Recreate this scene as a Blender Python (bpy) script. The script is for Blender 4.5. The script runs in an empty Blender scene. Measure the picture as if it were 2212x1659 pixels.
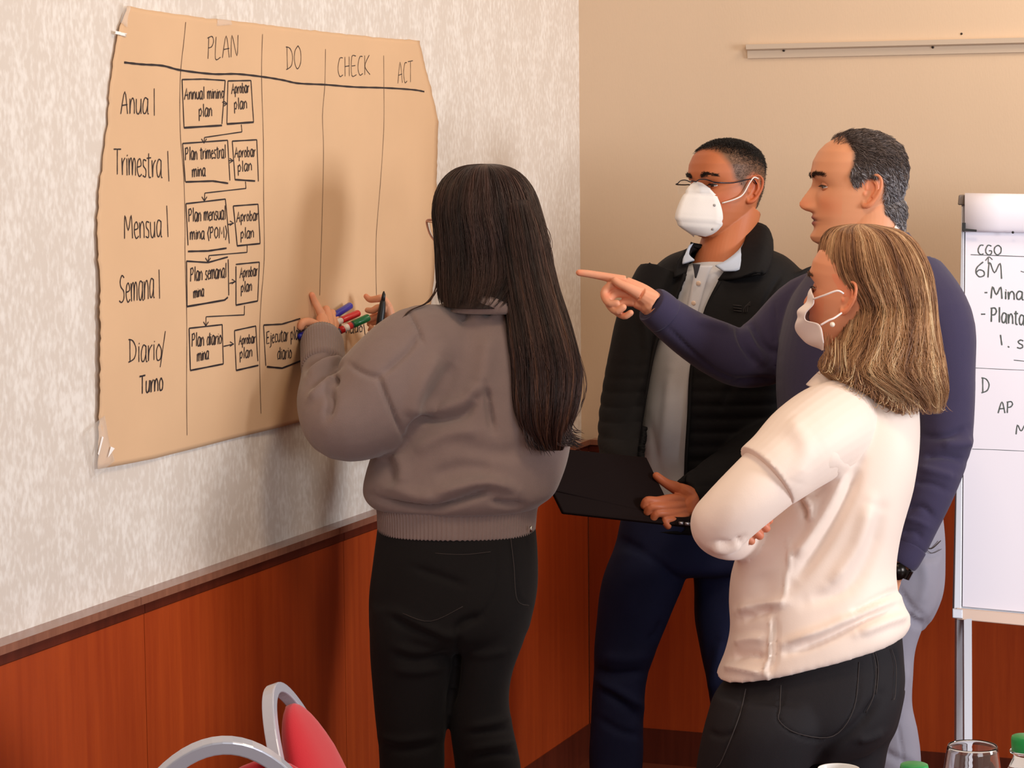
import bpy, bmesh, math, random
import numpy as np
from mathutils import Vector, Matrix
random.seed(7); rng = np.random.RandomState(11)
SC = bpy.context.scene; COL = SC.collection
F_PX = 5163.0; CX = 1106.0; CY = 829.5; CAM_H = 1.65
# ---- camera axes from the two vanishing points of the room (pixel frame 2212 x 1659)
_v1 = np.array([3123-CX, CY-300, F_PX]); _v2 = np.array([-12209-CX, CY-441, F_PX])
UPc = np.cross(_v1, _v2); UPc /= np.linalg.norm(UPc)
if UPc[1] < 0: UPc = -UPc
FWc = np.array([0, 0, 1.]) - UPc*UPc[2]; FWc /= np.linalg.norm(FWc)
RTc = np.cross(UPc, FWc)
if RTc[0] < 0: RTc = -RTc
M_wc = np.array([RTc, FWc, UPc])            # camera(x right,y up,z fwd) -> world
CAM = np.array([0, 0, CAM_H])
_d = M_wc @ _v1; _a = math.atan2(_d[0], _d[1])      # turn the world so that the left wall runs along +Y
M_wc = np.array([[math.cos(_a), -math.sin(_a), 0], [math.sin(_a), math.cos(_a), 0], [0, 0, 1.]]) @ M_wc
RX, UX, FX = M_wc[:, 0], M_wc[:, 1], M_wc[:, 2]
FH = np.array([FX[0], FX[1], 0]); FH /= np.linalg.norm(FH); RH = np.array([FH[1], -FH[0], 0])
def V(x, y, z): return RH*x + FH*y + np.array([0, 0, z])   # metres right of, in front of the viewer, above the floor
def ray(x, y): return M_wc @ np.array([(x-CX)/F_PX, (CY-y)/F_PX, 1.0])
def P(x, y, d): return CAM + ray(x, y)*d    # the world point at axial depth d metres
def proj(v):
    c = (np.asarray(v) - CAM) @ M_wc
    return CX + F_PX*c[:, 0]/c[:, 2], CY - F_PX*c[:, 1]/c[:, 2], c[:, 2]
dL = M_wc @ (_v1/np.linalg.norm(_v1)); dL[2] = 0; dL /= np.linalg.norm(dL)
nL = np.array([dL[1], -dL[0], 0])
C0 = P(1256, 945, 6.44); Z_LEDGE = C0[2]; C0 = np.array([C0[0], C0[1], 0])
def W(a, b, z): return C0 + a*dL + b*nL + np.array([0, 0, z])
def onwall(x, y, off=0.0):                  # where the pixel's line of sight meets the left wall
    r = ray(x, y); t = np.dot(C0 + nL*off - CAM, nL)/np.dot(r, nL); return CAM + r*t
def wall_d(x, y=800): p = onwall(x, y); return (p-CAM) @ FX
cam = bpy.data.cameras.new('camera'); camo = bpy.data.objects.new('camera', cam); COL.objects.link(camo)
cam.sensor_width = 36; cam.lens = 36*F_PX/2212; cam.clip_start = .05
mw = Matrix.Identity(4)
for i in range(3): mw[i][0], mw[i][1], mw[i][2], mw[i][3] = RX[i], UX[i], -FX[i], CAM[i]
camo.matrix_world = mw; SC.camera = camo
SC.view_settings.view_transform = 'Standard'; SC.view_settings.look = 'None'
SC.view_settings.exposure = 0.0; SC.view_settings.gamma = 1; SC.view_settings.use_curve_mapping = False
def lin(c):
    c = np.array(c, float)/255.; return tuple(np.where(c <= .04045, c/12.92, ((c+.055)/1.055)**2.4))
wd = bpy.data.worlds.new('world'); SC.world = wd; wd.use_nodes = True
wd.node_tree.nodes['Background'].inputs[0].default_value = (*lin((255, 232, 214)), 1)
wd.node_tree.nodes['Background'].inputs[1].default_value = AMB = 0.31
def area(name, loc, target, sx, sy, power, color):
    l = bpy.data.lights.new(name, 'AREA'); l.shape = 'RECTANGLE'; l.size = sx; l.size_y = sy; l.energy = power; l.color = color
    loc = V(*loc); target = V(*target)
    o = bpy.data.objects.new(name, l); COL.objects.link(o); o.location = tuple(loc)
    o.rotation_euler = (Vector(target)-Vector(loc)).to_track_quat('-Z', 'Y').to_euler(); return o
area('window_daylight', (4.6, 2.2, 1.75), (0.2, 4.9, 1.2), 1.1, 1.4, 165, (.88, .93, 1.0))
area('window_daylight', (2.6, -1.8, 1.9), (0.3, 4.9, 1.1), 2.0, 1.4, 92, (.90, .94, 1.0))
area('ceiling_lamp', (0.6, 3.4, 2.9), (0.5, 4.9, 0.9), .5, .5, 15, (1.0, .76, .52))
area('ceiling_lamp', (1.6, 5.0, 2.9), (1.5, 6.0, 1.3), .6, .6, 17, (1.0, .82, .64))
area('ceiling_lamp', (-0.3, 2.2, 2.9), (-0.9, 4.2, 1.2), .6, .6, 7, (1.0, .80, .62))
# ---------------------------------------------------------------- materials
def mat(name, col, rough=.6, metal=0, spec=.5, bump=None, attr=None, var=None, sheen=0, coat=0, trans=0, sss=0, bdist=.002, stretch=(1,1,1), ior=1.45):
    m = bpy.data.materials.new(name); m.use_nodes = True; nt = m.node_tree; b = nt.nodes['Principled BSDF']
    L = nt.links.new
    col = lin(col)
    b.inputs['Base Color'].default_value = (*col, 1); b.inputs['Roughness'].default_value = rough
    b.inputs['Metallic'].default_value = metal; b.inputs['Specular IOR Level'].default_value = spec
    b.inputs['Sheen Weight'].default_value = sheen; b.inputs['Coat Weight'].default_value = coat
    b.inputs['Transmission Weight'].default_value = trans; b.inputs['IOR'].default_value = ior
    if sss:
        b.inputs['Subsurface Weight'].default_value = sss; b.inputs['Subsurface Radius'].default_value = (.012, .005, .003); b.inputs['Subsurface Scale'].default_value = 1
    tc = nt.nodes.new('ShaderNodeTexCoord'); mp = nt.nodes.new('ShaderNodeMapping'); mp.inputs['Scale'].default_value = stretch
    L(tc.outputs['Object'], mp.inputs['Vector'])
    src = None
    if attr:
        a = nt.nodes.new('ShaderNodeAttribute'); a.attribute_name = attr; src = a.outputs['Color']; L(src, b.inputs['Base Color'])
    if var:      # (scale, amount, detail)
        n = nt.nodes.new('ShaderNodeTexNoise'); n.inputs['Scale'].default_value = var[0]; n.inputs['Detail'].default_value = var[2] if len(var) > 2 else 4
        L(mp.outputs[0], n.inputs['Vector'])
        r = nt.nodes.new('ShaderNodeMapRange'); r.inputs['From Min'].default_value = .25; r.inputs['From Max'].default_value = .75
        r.inputs['To Min'].default_value = 1-var[1]; r.inputs['To Max'].default_value = 1+var[1]; L(n.outputs['Fac'], r.inputs['Value'])
        mx = nt.nodes.new('ShaderNodeVectorMath'); mx.operation = 'SCALE'
        if src: L(src, mx.inputs[0])
        else: mx.inputs[0].default_value = col
        L(r.outputs[0], mx.inputs['Scale']); L(mx.outputs[0], b.inputs['Base Color'])
    if bump:     # (scale, strength, detail)
        n = nt.nodes.new('ShaderNodeTexNoise'); n.inputs['Scale'].default_value = bump[0]; n.inputs['Detail'].default_value = bump[2] if len(bump) > 2 else 3
        L(mp.outputs[0], n.inputs['Vector'])
        bp = nt.nodes.new('ShaderNodeBump'); bp.inputs['Strength'].default_value = bump[1]; bp.inputs['Distance'].default_value = bdist
        L(n.outputs['Fac'], bp.inputs['Height']); L(bp.outputs[0], b.inputs['Normal'])
    return m
# ---------------------------------------------------------------- objects
def tag(o, label=None, cat=None, group=None, kind=None):
    if label: o['label'] = label
    if cat: o['category'] = cat
    if group: o['group'] = group
    if kind: o['kind'] = kind
    return o
def thing(name, loc, label, cat, group=None):
    o = bpy.data.objects.new(name, None); COL.objects.link(o); o.location = tuple(loc); o.empty_display_size = .1
    return tag(o, label, cat, group)
def obj(name, vf, m, parent=None, smooth=True, cols=None, label=None):
    v, f = vf
    me = bpy.data.meshes.new(name); me.from_pydata([tuple(map(float, p)) for p in v], [], [tuple(int(i) for i in q) for q in f]); me.update()
    if cols is not None:
        a = me.color_attributes.new('Col', 'FLOAT_COLOR', 'POINT'); c = np.ones((len(v), 4)); c[:, :3] = cols; a.data.foreach_set('color', c.ravel())
    me.materials.append(m)
    if smooth: me.shade_smooth()
    o = bpy.data.objects.new(name, me); COL.objects.link(o)
    if parent is not None:
        o.parent = parent; pl = Vector((0, 0, 0)); q = parent
        while q is not None: pl += q.location; q = q.parent
        o.matrix_parent_inverse = Matrix.Translation(-pl) if True else None
        o.matrix_parent_inverse = Matrix.Identity(4)
        o.location = -pl
    if label: o['label'] = label
    return o
def cr(pts, n=6):                         # Catmull-Rom through rows of numbers
    p = np.array(pts, float); N = len(p)
    if N < 3: 
        t = np.linspace(0, 1, n+1)[:, None]; return p[0]*(1-t)+p[-1]*t if N == 2 else p
    out = []
    for i in range(N-1):
        p0 = p[max(i-1, 0)]; p1 = p[i]; p2 = p[i+1]; p3 = p[min(i+2, N-1)]
        for k in range(n):
            t = k/n; out.append(.5*((2*p1)+(-p0+p2)*t+(2*p0-5*p1+4*p2-p3)*t*t+(-p0+3*p1-3*p2+p3)*t**3))
    out.append(p[-1]); return np.array(out)
def join(*ms):
    V, Fc, o = [], [], 0
    for v, f in ms:
        V.append(np.asarray(v, float)); Fc += [tuple(i+o for i in q) for q in f]; o += len(v)
    return np.concatenate(V), Fc
def rings(R, cap=True, closed=True):      # list of equal-length rings of points -> mesh
    R = np.array(R); n, k = R.shape[:2]; v = R.reshape(-1, 3); f = []
    for i in range(n-1):
        for j in range(k if closed else k-1):
            a = i*k+j; b = i*k+(j+1) % k; f.append((a, b, b+k, a+k))
    if cap and closed:
        v = np.vstack([v, R[0].mean(0), R[-1].mean(0)]); c0 = n*k; c1 = c0+1
        for j in range(k):
            f.append((c0, (j+1) % k, j)); f.append((c1, (n-1)*k+j, (n-1)*k+(j+1) % k))
    return v, f
def tube3(p, r, k=16, cap=True, flat=None, n=1):     # tube along world points; r scalar/list; flat=(axis, factor) squashes
    p = np.array(p, float); r = np.full(len(p), r) if np.isscalar(r) else np.array(r, float)
    if n > 1: q = cr(np.hstack([p, r[:, None]]), n); p = q[:, :3]; r = q[:, 3]
    t = np.gradient(p, axis=0); t /= np.linalg.norm(t, axis=1)[:, None]+1e-12
    u = np.cross(t[0], [0, 0, 1.]);
    if np.linalg.norm(u) < .1: u = np.cross(t[0], [0, 1., 0])
    R = []
    for i in range(len(p)):
        u = u-t[i]*np.dot(u, t[i]); u /= np.linalg.norm(u); w = np.cross(t[i], u)
        a = np.linspace(0, 2*np.pi, k, endpoint=False)[:, None]
        ring = (u*np.cos(a)+w*np.sin(a))*r[i]
        if flat is not None:
            ax = np.array(flat[0], float); ax /= np.linalg.norm(ax); ring = ring-(ring @ ax)[:, None]*ax*(1-flat[1])
        R.append(p[i]+ring)
    return rings(R, cap)
def tube(pts, k=18, n=5, **kw):           # pts (px, py, depth, radius m)
    q = cr([list(P(x, y, d))+[r] for x, y, d, r in pts], n)
    e0 = q[0].copy(); 
    return tube3(q[:, :3], q[:, 3], k, **kw)
def dome(pts, k=16, n=4):                 # finger: tube with rounded tip at the start
    q = [list(P(x, y, d))+[r] for x, y, d, r in pts]
    q = cr(q, n); t = q[0, :3]-q[1, :3]; t /= np.linalg.norm(t); r = q[0, 3]; pre = []
    for a in (1.0, .92, .75, .45): pre.append(list(q[0, :3]+t*r*a)+[r*max(.05, math.sqrt(1-a*a))])
    q = np.vstack([np.array(pre), q]); return tube3(q[:, :3], q[:, 3], k)
def loft(rows, k=40, n=5, cap=True, e=2.3, ydir=None):   # rows ((xL,yL),(xR,yR),depth,half thickness) traced level by level
    q = []
    for r in rows:
        if not hasattr(r[0], '__len__'): r = ((r[1], r[0]), (r[2], r[0]), r[3], r[4])      # (y,xL,xR,d,th)
        q.append([*P(*r[0], r[2]), *P(*r[1], r[2]), r[3]])
    q = cr(q, n); R = []; fy = np.array([FX[0], FX[1], 0])
    a = np.linspace(0, 2*np.pi, k, endpoint=False); c, s = np.cos(a), np.sin(a)
    c = np.sign(c)*np.abs(c)**(2/e); s = np.sign(s)*np.abs(s)**(2/e)
    for w in q:
        m = (w[:3]+w[3:6])/2; h = (w[3:6]-w[:3])/2; R.append(m+np.outer(c, h)+np.outer(s, fy)*w[6])
    return rings(R, cap)
def ball(c, r, k=16):                     # r scalar or 3-vector
    r = np.array([r]*3 if np.isscalar(r) else r, float); R = []
    for i in range(1, k):
        t = math.pi*i/k; a = np.linspace(0, 2*np.pi, 2*k, endpoint=False)
        R.append(np.array(c)+np.stack([np.sin(t)*np.cos(a), np.sin(t)*np.sin(a), np.full(len(a), np.cos(t))], 1)*r)
    return rings(R)
def box(c, half, ax=None):
    ax = np.eye(3) if ax is None else np.array(ax); v = []
    for s in ((-1,-1,-1),(1,-1,-1),(1,1,-1),(-1,1,-1),(-1,-1,1),(1,-1,1),(1,1,1),(-1,1,1)): v.append(np.array(c)+sum(ax[i]*half[i]*s[i] for i in range(3)))
    return np.array(v), [(3,2,1,0),(4,5,6,7),(0,1,5,4),(1,2,6,5),(2,3,7,6),(3,0,4,7)]
def union(vf, voxel=.006, smooth=6, fac=.5):
    me = bpy.data.meshes.new('t'); me.from_pydata([tuple(p) for p in vf[0]], [], vf[1])
    o = bpy.data.objects.new('t', me); COL.objects.link(o)
    r = o.modifiers.new('r', 'REMESH'); r.mode = 'VOXEL'; r.voxel_size = voxel; r.adaptivity = 0
    if smooth: s = o.modifiers.new('s', 'SMOOTH'); s.iterations = smooth; s.factor = fac
    dg = bpy.context.evaluated_depsgraph_get(); ev = o.evaluated_get(dg); m2 = ev.to_mesh()
    v = np.empty(len(m2.vertices)*3); m2.vertices.foreach_get('co', v); f = [tuple(p.vertices) for p in m2.polygons]
    ev.to_mesh_clear(); bpy.data.objects.remove(o); bpy.data.meshes.remove(me)
    return v.reshape(-1, 3), f
def normals(vf):
    v = np.asarray(vf[0]); f = np.array([q if len(q) == 4 else (*q, q[-1]) for q in vf[1]])
    n = np.cross(v[f[:, 2]]-v[f[:, 0]], v[f[:, 3]]-v[f[:, 1]]); N = np.zeros_like(v)
    for i in range(4): np.add.at(N, f[:, i], n)
    return N/(np.linalg.norm(N, axis=1)[:, None]+1e-12)
def segdist(px, py, poly):
    best = np.full(len(px), 1e9); tt = np.zeros(len(px)); L = len(poly)-1
    for i in range(L):
        a = np.array(poly[i][:2], float); b = np.array(poly[i+1][:2], float); ab = b-a
        t = np.clip(((px-a[0])*ab[0]+(py-a[1])*ab[1])/(ab @ ab), 0, 1)
        d = np.hypot(px-a[0]-t*ab[0], py-a[1]-t*ab[1]); k = d < best; best = np.where(k, d, best); tt = np.where(k, (i+t)/L, tt)
    return best, tt
FOLD = 1.45
def folds(vf, cr_list, side=None):        # press or raise cloth along traced lines; (amp mm, width px, [points])
    v = np.array(vf[0]); N = normals(vf); x, y, d = proj(v); face = -(N @ FX); w = np.clip(face*2.2+.25, 0, 1); D = np.zeros(len(v))
    for amp, wid, poly in cr_list:
        amp *= FOLD
        pp = cr(poly, 4) if len(poly) > 2 else poly
        ds, t = segdist(x, y, pp); D += amp*.001*np.exp(-(ds/wid)**2)*np.clip(np.sin(np.pi*np.clip(t, .06, .94))*1.6, 0, 1)
    return v+N*(D*w)[:, None], vf[1]
def ripple(vf, amp=.002, freq=(9, 14, 7), seed=0):
    v = np.array(vf[0]); N = normals(vf); r = np.random.RandomState(seed); D = np.zeros(len(v))
    for i in range(7):
        k = r.randn(3)*np.array(freq)*(1+.35*i); D += np.sin(v @ k+r.rand()*6.3+1.5*np.sin(v @ (k[::-1]*.5)))/(1+.35*i)
    return v+N*(D*amp/2.2)[:, None], vf[1]
def inpoly(px, py, poly):
    poly = np.array(poly, float); ins = np.zeros(len(px), bool); j = len(poly)-1
    for i in range(len(poly)):
        xi, yi = poly[i]; xj, yj = poly[j]
        c = ((yi > py) != (yj > py)) & (px < (xj-xi)*(py-yi)/(yj-yi+1e-12)+xi); ins ^= c; j = i
    return ins
def sheet(rows, th=.002, n=4, world=False):   # rows of (x,y,d) control points -> smooth solid sheet
    g = np.array([[p if world else P(*p) for p in r] for r in rows], float)
    g = np.array([cr(r, n) for r in g]); g = np.array([cr(g[:, j], n) for j in range(g.shape[1])]).transpose(1, 0, 2)
    return solid(g, th)
def solid(g, th):
    n, k = g.shape[:2]; du = np.gradient(g, axis=0); dv = np.gradient(g, axis=1); N = np.cross(du, dv); N /= np.linalg.norm(N, axis=2)[:, :, None]+1e-12
    v = np.vstack([(g+N*th/2).reshape(-1, 3), (g-N*th/2).reshape(-1, 3)]); o = n*k; f = []
    for i in range(n-1):
        for j in range(k-1):
            a = i*k+j; f += [(a, a+k, a+k+1, a+1), (o+a, o+a+1, o+a+k+1, o+a+k)]
    for i in range(n-1):
        for j in (0, k-1):
            a = i*k+j; q = (a, a+k, o+a+k, o+a); f.append(q if j else q[::-1])
    for j in range(k-1):
        for i in (0, n-1):
            a = i*k+j; q = (a, a+1, o+a+1, o+a); f.append(q if i == 0 else q[::-1])
    return v, f
def fibres(paths, r, cols=None, k=3):     # many tapered strands in one mesh; paths (m,n,3)
    paths = np.asarray(paths); m, n = paths.shape[:2]; t = np.gradient(paths, axis=1); t /= np.linalg.norm(t, axis=2)[:, :, None]+1e-12
    ref = np.array([.31, .2, .93]); u = np.cross(t, ref); u /= np.linalg.norm(u, axis=2)[:, :, None]+1e-9; w = np.cross(t, u)
    rr = (np.broadcast_to(np.asarray(r, float).reshape(-1, 1), (m, n))*np.clip(np.minimum(np.linspace(.5, 4, n), np.linspace(5, .15, n)), 0, 1))[:, :, None]
    V = np.stack([paths+rr*(u*math.cos(a)+w*math.sin(a)) for a in np.arange(k)*2*np.pi/k], 2)   # m,n,k,3
    idx = np.arange(m*n*k).reshape(m, n, k); a = idx[:, :-1]; b = idx[:, 1:]
    f = np.stack([a, np.roll(a, -1, 2), np.roll(b, -1, 2), b], -1).reshape(-1, 4)
    cols = None if cols is None else np.asarray(cols)
    c = None if cols is None else (np.repeat(cols.reshape(-1, 3), k, 0) if cols.ndim == 3 else np.repeat(cols, n*k, 0))
    return (V.reshape(-1, 3), f.tolist()), c
# ================================================================ the room
def wallpaper():
    m = mat('mottled wallpaper', (232, 218, 203), .62, spec=.35); nt = m.node_tree; L = nt.links.new; b = nt.nodes['Principled BSDF']
    tc = nt.nodes.new('ShaderNodeTexCoord'); mp = nt.nodes.new('ShaderNodeMapping'); mp.inputs['Scale'].default_value = (1, 1, .55); L(tc.outputs['Object'], mp.inputs[0])
    n1 = nt.nodes.new('ShaderNodeTexNoise'); n1.inputs['Scale'].default_value = 95; n1.inputs['Detail'].default_value = 5; L(mp.outputs[0], n1.inputs[0])
    n2 = nt.nodes.new('ShaderNodeTexNoise'); n2.inputs['Scale'].default_value = 14; n2.inputs['Detail'].default_value = 3; L(mp.outputs[0], n2.inputs[0])
    ad = nt.nodes.new('ShaderNodeMath'); ad.operation = 'MULTIPLY_ADD'; L(n2.outputs[0], ad.inputs[0]); ad.inputs[1].default_value = .55; L(n1.outputs[0], ad.inputs[2])
    rp = nt.nodes.new('ShaderNodeValToRGB'); L(ad.outputs[0], rp.inputs[0]); e = rp.color_ramp.elements
    e[0].position = .70; e[0].color = (*lin((214, 203, 192)), 1); e[1].position = .95; e[1].color = (*lin((231, 224, 216)), 1)
    L(rp.outputs[0], b.inputs['Base Color'])
    bp = nt.nodes.new('ShaderNodeBump'); bp.inputs['Strength'].default_value = .35; bp.inputs['Distance'].default_value = .003; L(rp.outputs[0], bp.inputs['Height']); L(bp.outputs[0], b.inputs['Normal'])
    return m
def wood(name, c1, c2, rough=.36):
    m = mat(name, c1, rough, coat=.25); nt = m.node_tree; L = nt.links.new; b = nt.nodes['Principled BSDF']; b.inputs['Coat Roughness'].default_value = .25
    tc = nt.nodes.new('ShaderNodeTexCoord'); mp = nt.nodes.new('ShaderNodeMapping'); mp.inputs['Scale'].default_value = (22, 22, .9); L(tc.outputs['Object'], mp.inputs[0])
    n = nt.nodes.new('ShaderNodeTexNoise'); n.inputs['Scale'].default_value = 2.2; n.inputs['Detail'].default_value = 8; n.inputs['Distortion'].default_value = .3; L(mp.outputs[0], n.inputs[0])
    mp2 = nt.nodes.new('ShaderNodeMapping'); mp2.inputs['Scale'].default_value = (260, 260, 14); L(tc.outputs['Object'], mp2.inputs[0])
    n2 = nt.nodes.new('ShaderNodeTexNoise'); n2.inputs['Scale'].default_value = 1.2; n2.inputs['Detail'].default_value = 4; L(mp2.outputs[0], n2.inputs[0])
    ad = nt.nodes.new('ShaderNodeMath'); ad.operation = 'MULTIPLY_ADD'; L(n2.outputs[0], ad.inputs[0]); ad.inputs[1].default_value = .35; L(n.outputs[0], ad.inputs[2])
    rp = nt.nodes.new('ShaderNodeValToRGB'); L(ad.outputs[0], rp.inputs[0]); e = rp.color_ramp.elements
    e[0].position = .40; e[0].color = (*lin(c2), 1); e[1].position = .95; e[1].color = (*lin(c1), 1); L(rp.outputs[0], b.inputs['Base Color'])
    return m
M_wp = wallpaper()
M_bw = mat('beige wallpaper', (214, 188, 161), .7, var=(3, .03), bump=(420, .25, 2), bdist=.0008, stretch=(1, 1, .2), spec=.25)
M_wood = wood('red brown veneer', (172, 70, 24), (150, 54, 18)); M_wood2 = wood('dark edge wood', (98, 40, 24), (74, 28, 16), .3)
M_cap = wood('ledge wood with painted sheen', (150, 100, 78), (126, 80, 62), .22)  # glossy reflection on the ledge put into a paler base colour
M_floor = mat('red brown floor', (108, 52, 34), .35, var=(8, .15), bump=(60, .1))
def slab(a0, a1, b0, b1, z0, z1):
    return box(W((a0+a1)/2, (b0+b1)/2, (z0+z1)/2), ((a1-a0)/2, (b1-b0)/2, (z1-z0)/2), (dL, nL, (0, 0, 1)))
def seg(px):                              # position along the left wall where pixel column px meets it
    return np.dot(onwall(px, 1200)-C0, dL)
wl = tag(obj('wall_left', slab(-6.6, 0, -.12, 0, 0, 2.8), M_wp, smooth=False), kind='structure')
wb = tag(obj('wall_back', slab(0, .12, -.12, 3.6, 0, 2.8), M_bw, smooth=False), kind='structure')
fl = tag(obj('floor', slab(-6.6, .12, -.12, 3.6, -.1, 0), M_floor, smooth=False), kind='structure')
ZB = .095
tag(obj('baseboard_left', slab(-6.6, -.032, 0, .031, 0, ZB), M_wood2, smooth=False), kind='structure')
tag(obj('baseboard_back', slab(-.032, 0, 0, 3.6, 0, ZB), M_wood2, smooth=False), kind='structure')
J = [-6.6, -5.4, -4.2, seg(278), seg(716), -.026]
J = [-6.6, -5.4, seg(278)-1.0, seg(278), seg(716), -.030]
for i in range(5):
    g = .0008
    obj('panel', slab(J[i]+g, J[i+1]-g, 0, .028, ZB, Z_LEDGE-.0345), M_wood, wl, smooth=False)
    obj('rail', slab(J[i]+g, J[i+1]-g, 0, .030, Z_LEDGE-.0330, Z_LEDGE-.014), M_wood2, wl, smooth=False)
K = [-6.6, -5.4, seg(262)-1.0, seg(262), seg(700), -.0375]
for i in range(5): obj('ledge', slab(K[i]+.0006, K[i+1]-.0006, 0, .0375, Z_LEDGE-.014, Z_LEDGE), M_cap, wl, smooth=False)
_bx = lambda px: np.dot((lambda r: CAM+r*np.dot(C0-CAM, dL)/np.dot(r, dL))(ray(px, 1200))-C0, nL)
Bp = [0.028, _bx(1800), _bx(1800)+1.25, 3.6]
for i in range(3):
    g = .0008
    obj('panel', slab(-.028, 0, Bp[i]+g, Bp[i+1]-g, ZB, Z_LEDGE-.0345), M_wood, wb, smooth=False)
    obj('rail', slab(-.030, 0, Bp[i]+g, Bp[i+1]-g, Z_LEDGE-.033, Z_LEDGE-.014), M_wood2, wb, smooth=False)
obj('ledge', slab(-.0375, 0, .0375, 3.6, Z_LEDGE-.014, Z_LEDGE), M_cap, wb, smooth=False)
# ---- aluminium hanging rail on the back wall
def onback(x, y, off=0):
    r = ray(x, y); t = np.dot(C0-dL*off-CAM, dL)/np.dot(r, dL); return CAM+r*t
p0 = onback(1616, 112); b0 = np.dot(p0-C0, nL); z0 = p0[2]; sc_b = .034
M_alu = mat('pale painted aluminium', (205, 186, 166), .45, metal=.0); M_dk = mat('dark steel', (60, 50, 45), .4, metal=.8)
hr = thing('hanging_rail', W(-.01, b0+.9, z0), 'long pale metal picture hanging rail screwed to the beige back wall', 'rail')
prof = [(0, -.017), (.006, -.017), (.008, .002), (.020, .006), (.022, .018), (.004, .019), (0, .019)]
R = [[W(-a, bb, z0+z) for a, z in prof] for bb in (b0, b0+2.0)]
obj('rail_profile', rings(R), M_alu, hr, smooth=False)
for px, py in ((1693, 109), (2015, 102)):
    q = onback(px, py, .008); t = ball(q, .0035, 6); obj('screw', t, M_dk, hr)
tag(obj('wall_plug', ball(onback(2077, 73), .003, 6), M_dk), 'tiny dark screw hole plug in the back wall above the rail', 'screw')

# ================================================================ kraft paper poster and handwriting
M_kraft = mat('kraft paper', (216, 178, 140), .75, var=(5, .035), bump=(9, .5, 5), bdist=.003, spec=.3)
M_ink = mat('black marker ink', (38, 30, 34), .6); M_ink2 = mat('thin dark ink', (62, 46, 42), .7)
def bulge(s, z):                          # sheet stands off the wall a little
    return .0065+.0022*np.sin(s*9+z*4)+.0016*np.sin(s*4-z*11+1)+.001*np.sin(s*21+2)
def edge(pts, n): return cr(pts, n)
Lf = [(268, 13), (248, 75), (233, 170), (228, 260), (212, 380), (203, 480), (206, 640), (205, 800), (204, 1013)]
Rt = [(902, 88), (915, 150), (925, 185), (943, 262), (942, 300), (938, 480), (930, 600), (915, 720), (900, 845)]
Tp = [(268, 13), (345, 27), (440, 40), (475, 42), (560, 52), (690, 68), (800, 80), (902, 88)]
Bt = [(204, 1013), (330, 990), (450, 960), (560, 932), (660, 905), (760, 880), (830, 862), (900, 845)]
def resamp(pts, n):
    p = np.array(pts, float); s = np.r_[0, np.cumsum(np.hypot(*np.diff(p, axis=0).T))]; t = np.linspace(0, s[-1], n); return np.stack([np.interp(t, s, p[:, 0]), np.interp(t, s, p[:, 1])], 1)
nu, nv = 80, 90; A, Bq, T, Bo = resamp(Lf, nv), resamp(Rt, nv), resamp(Tp, nu), resamp(Bt, nu)
rr = np.random.RandomState(3)
A[1:-1, 0] += rr.randn(nv-2)*1.0; Bq[1:-1, 0] += rr.randn(nv-2)*.5; T[1:-1, 1] += rr.randn(nu-2)*.5
G = np.zeros((nv, nu, 3))
for j in range(nv):
    for i in range(nu):
        u, v = i/(nu-1), j/(nv-1)
        q = (1-u)*A[j]+u*Bq[j]+(1-v)*T[i]+v*Bo[i]-((1-u)*(1-v)*T[0]+u*(1-v)*T[-1]+(1-u)*v*Bo[0]+u*v*Bo[-1])
        w = onwall(q[0], q[1]); s = np.dot(w-C0, dL); G[j, i] = w+nL*bulge(s, w[2])
poster = thing('paper_poster', G[45, 40], 'large brown kraft paper sheet with a handwritten planning table, taped to the white wall', 'poster')
pv, pf = solid(G, .0008); obj('paper_sheet', (pv, pf), M_kraft, poster)
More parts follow.
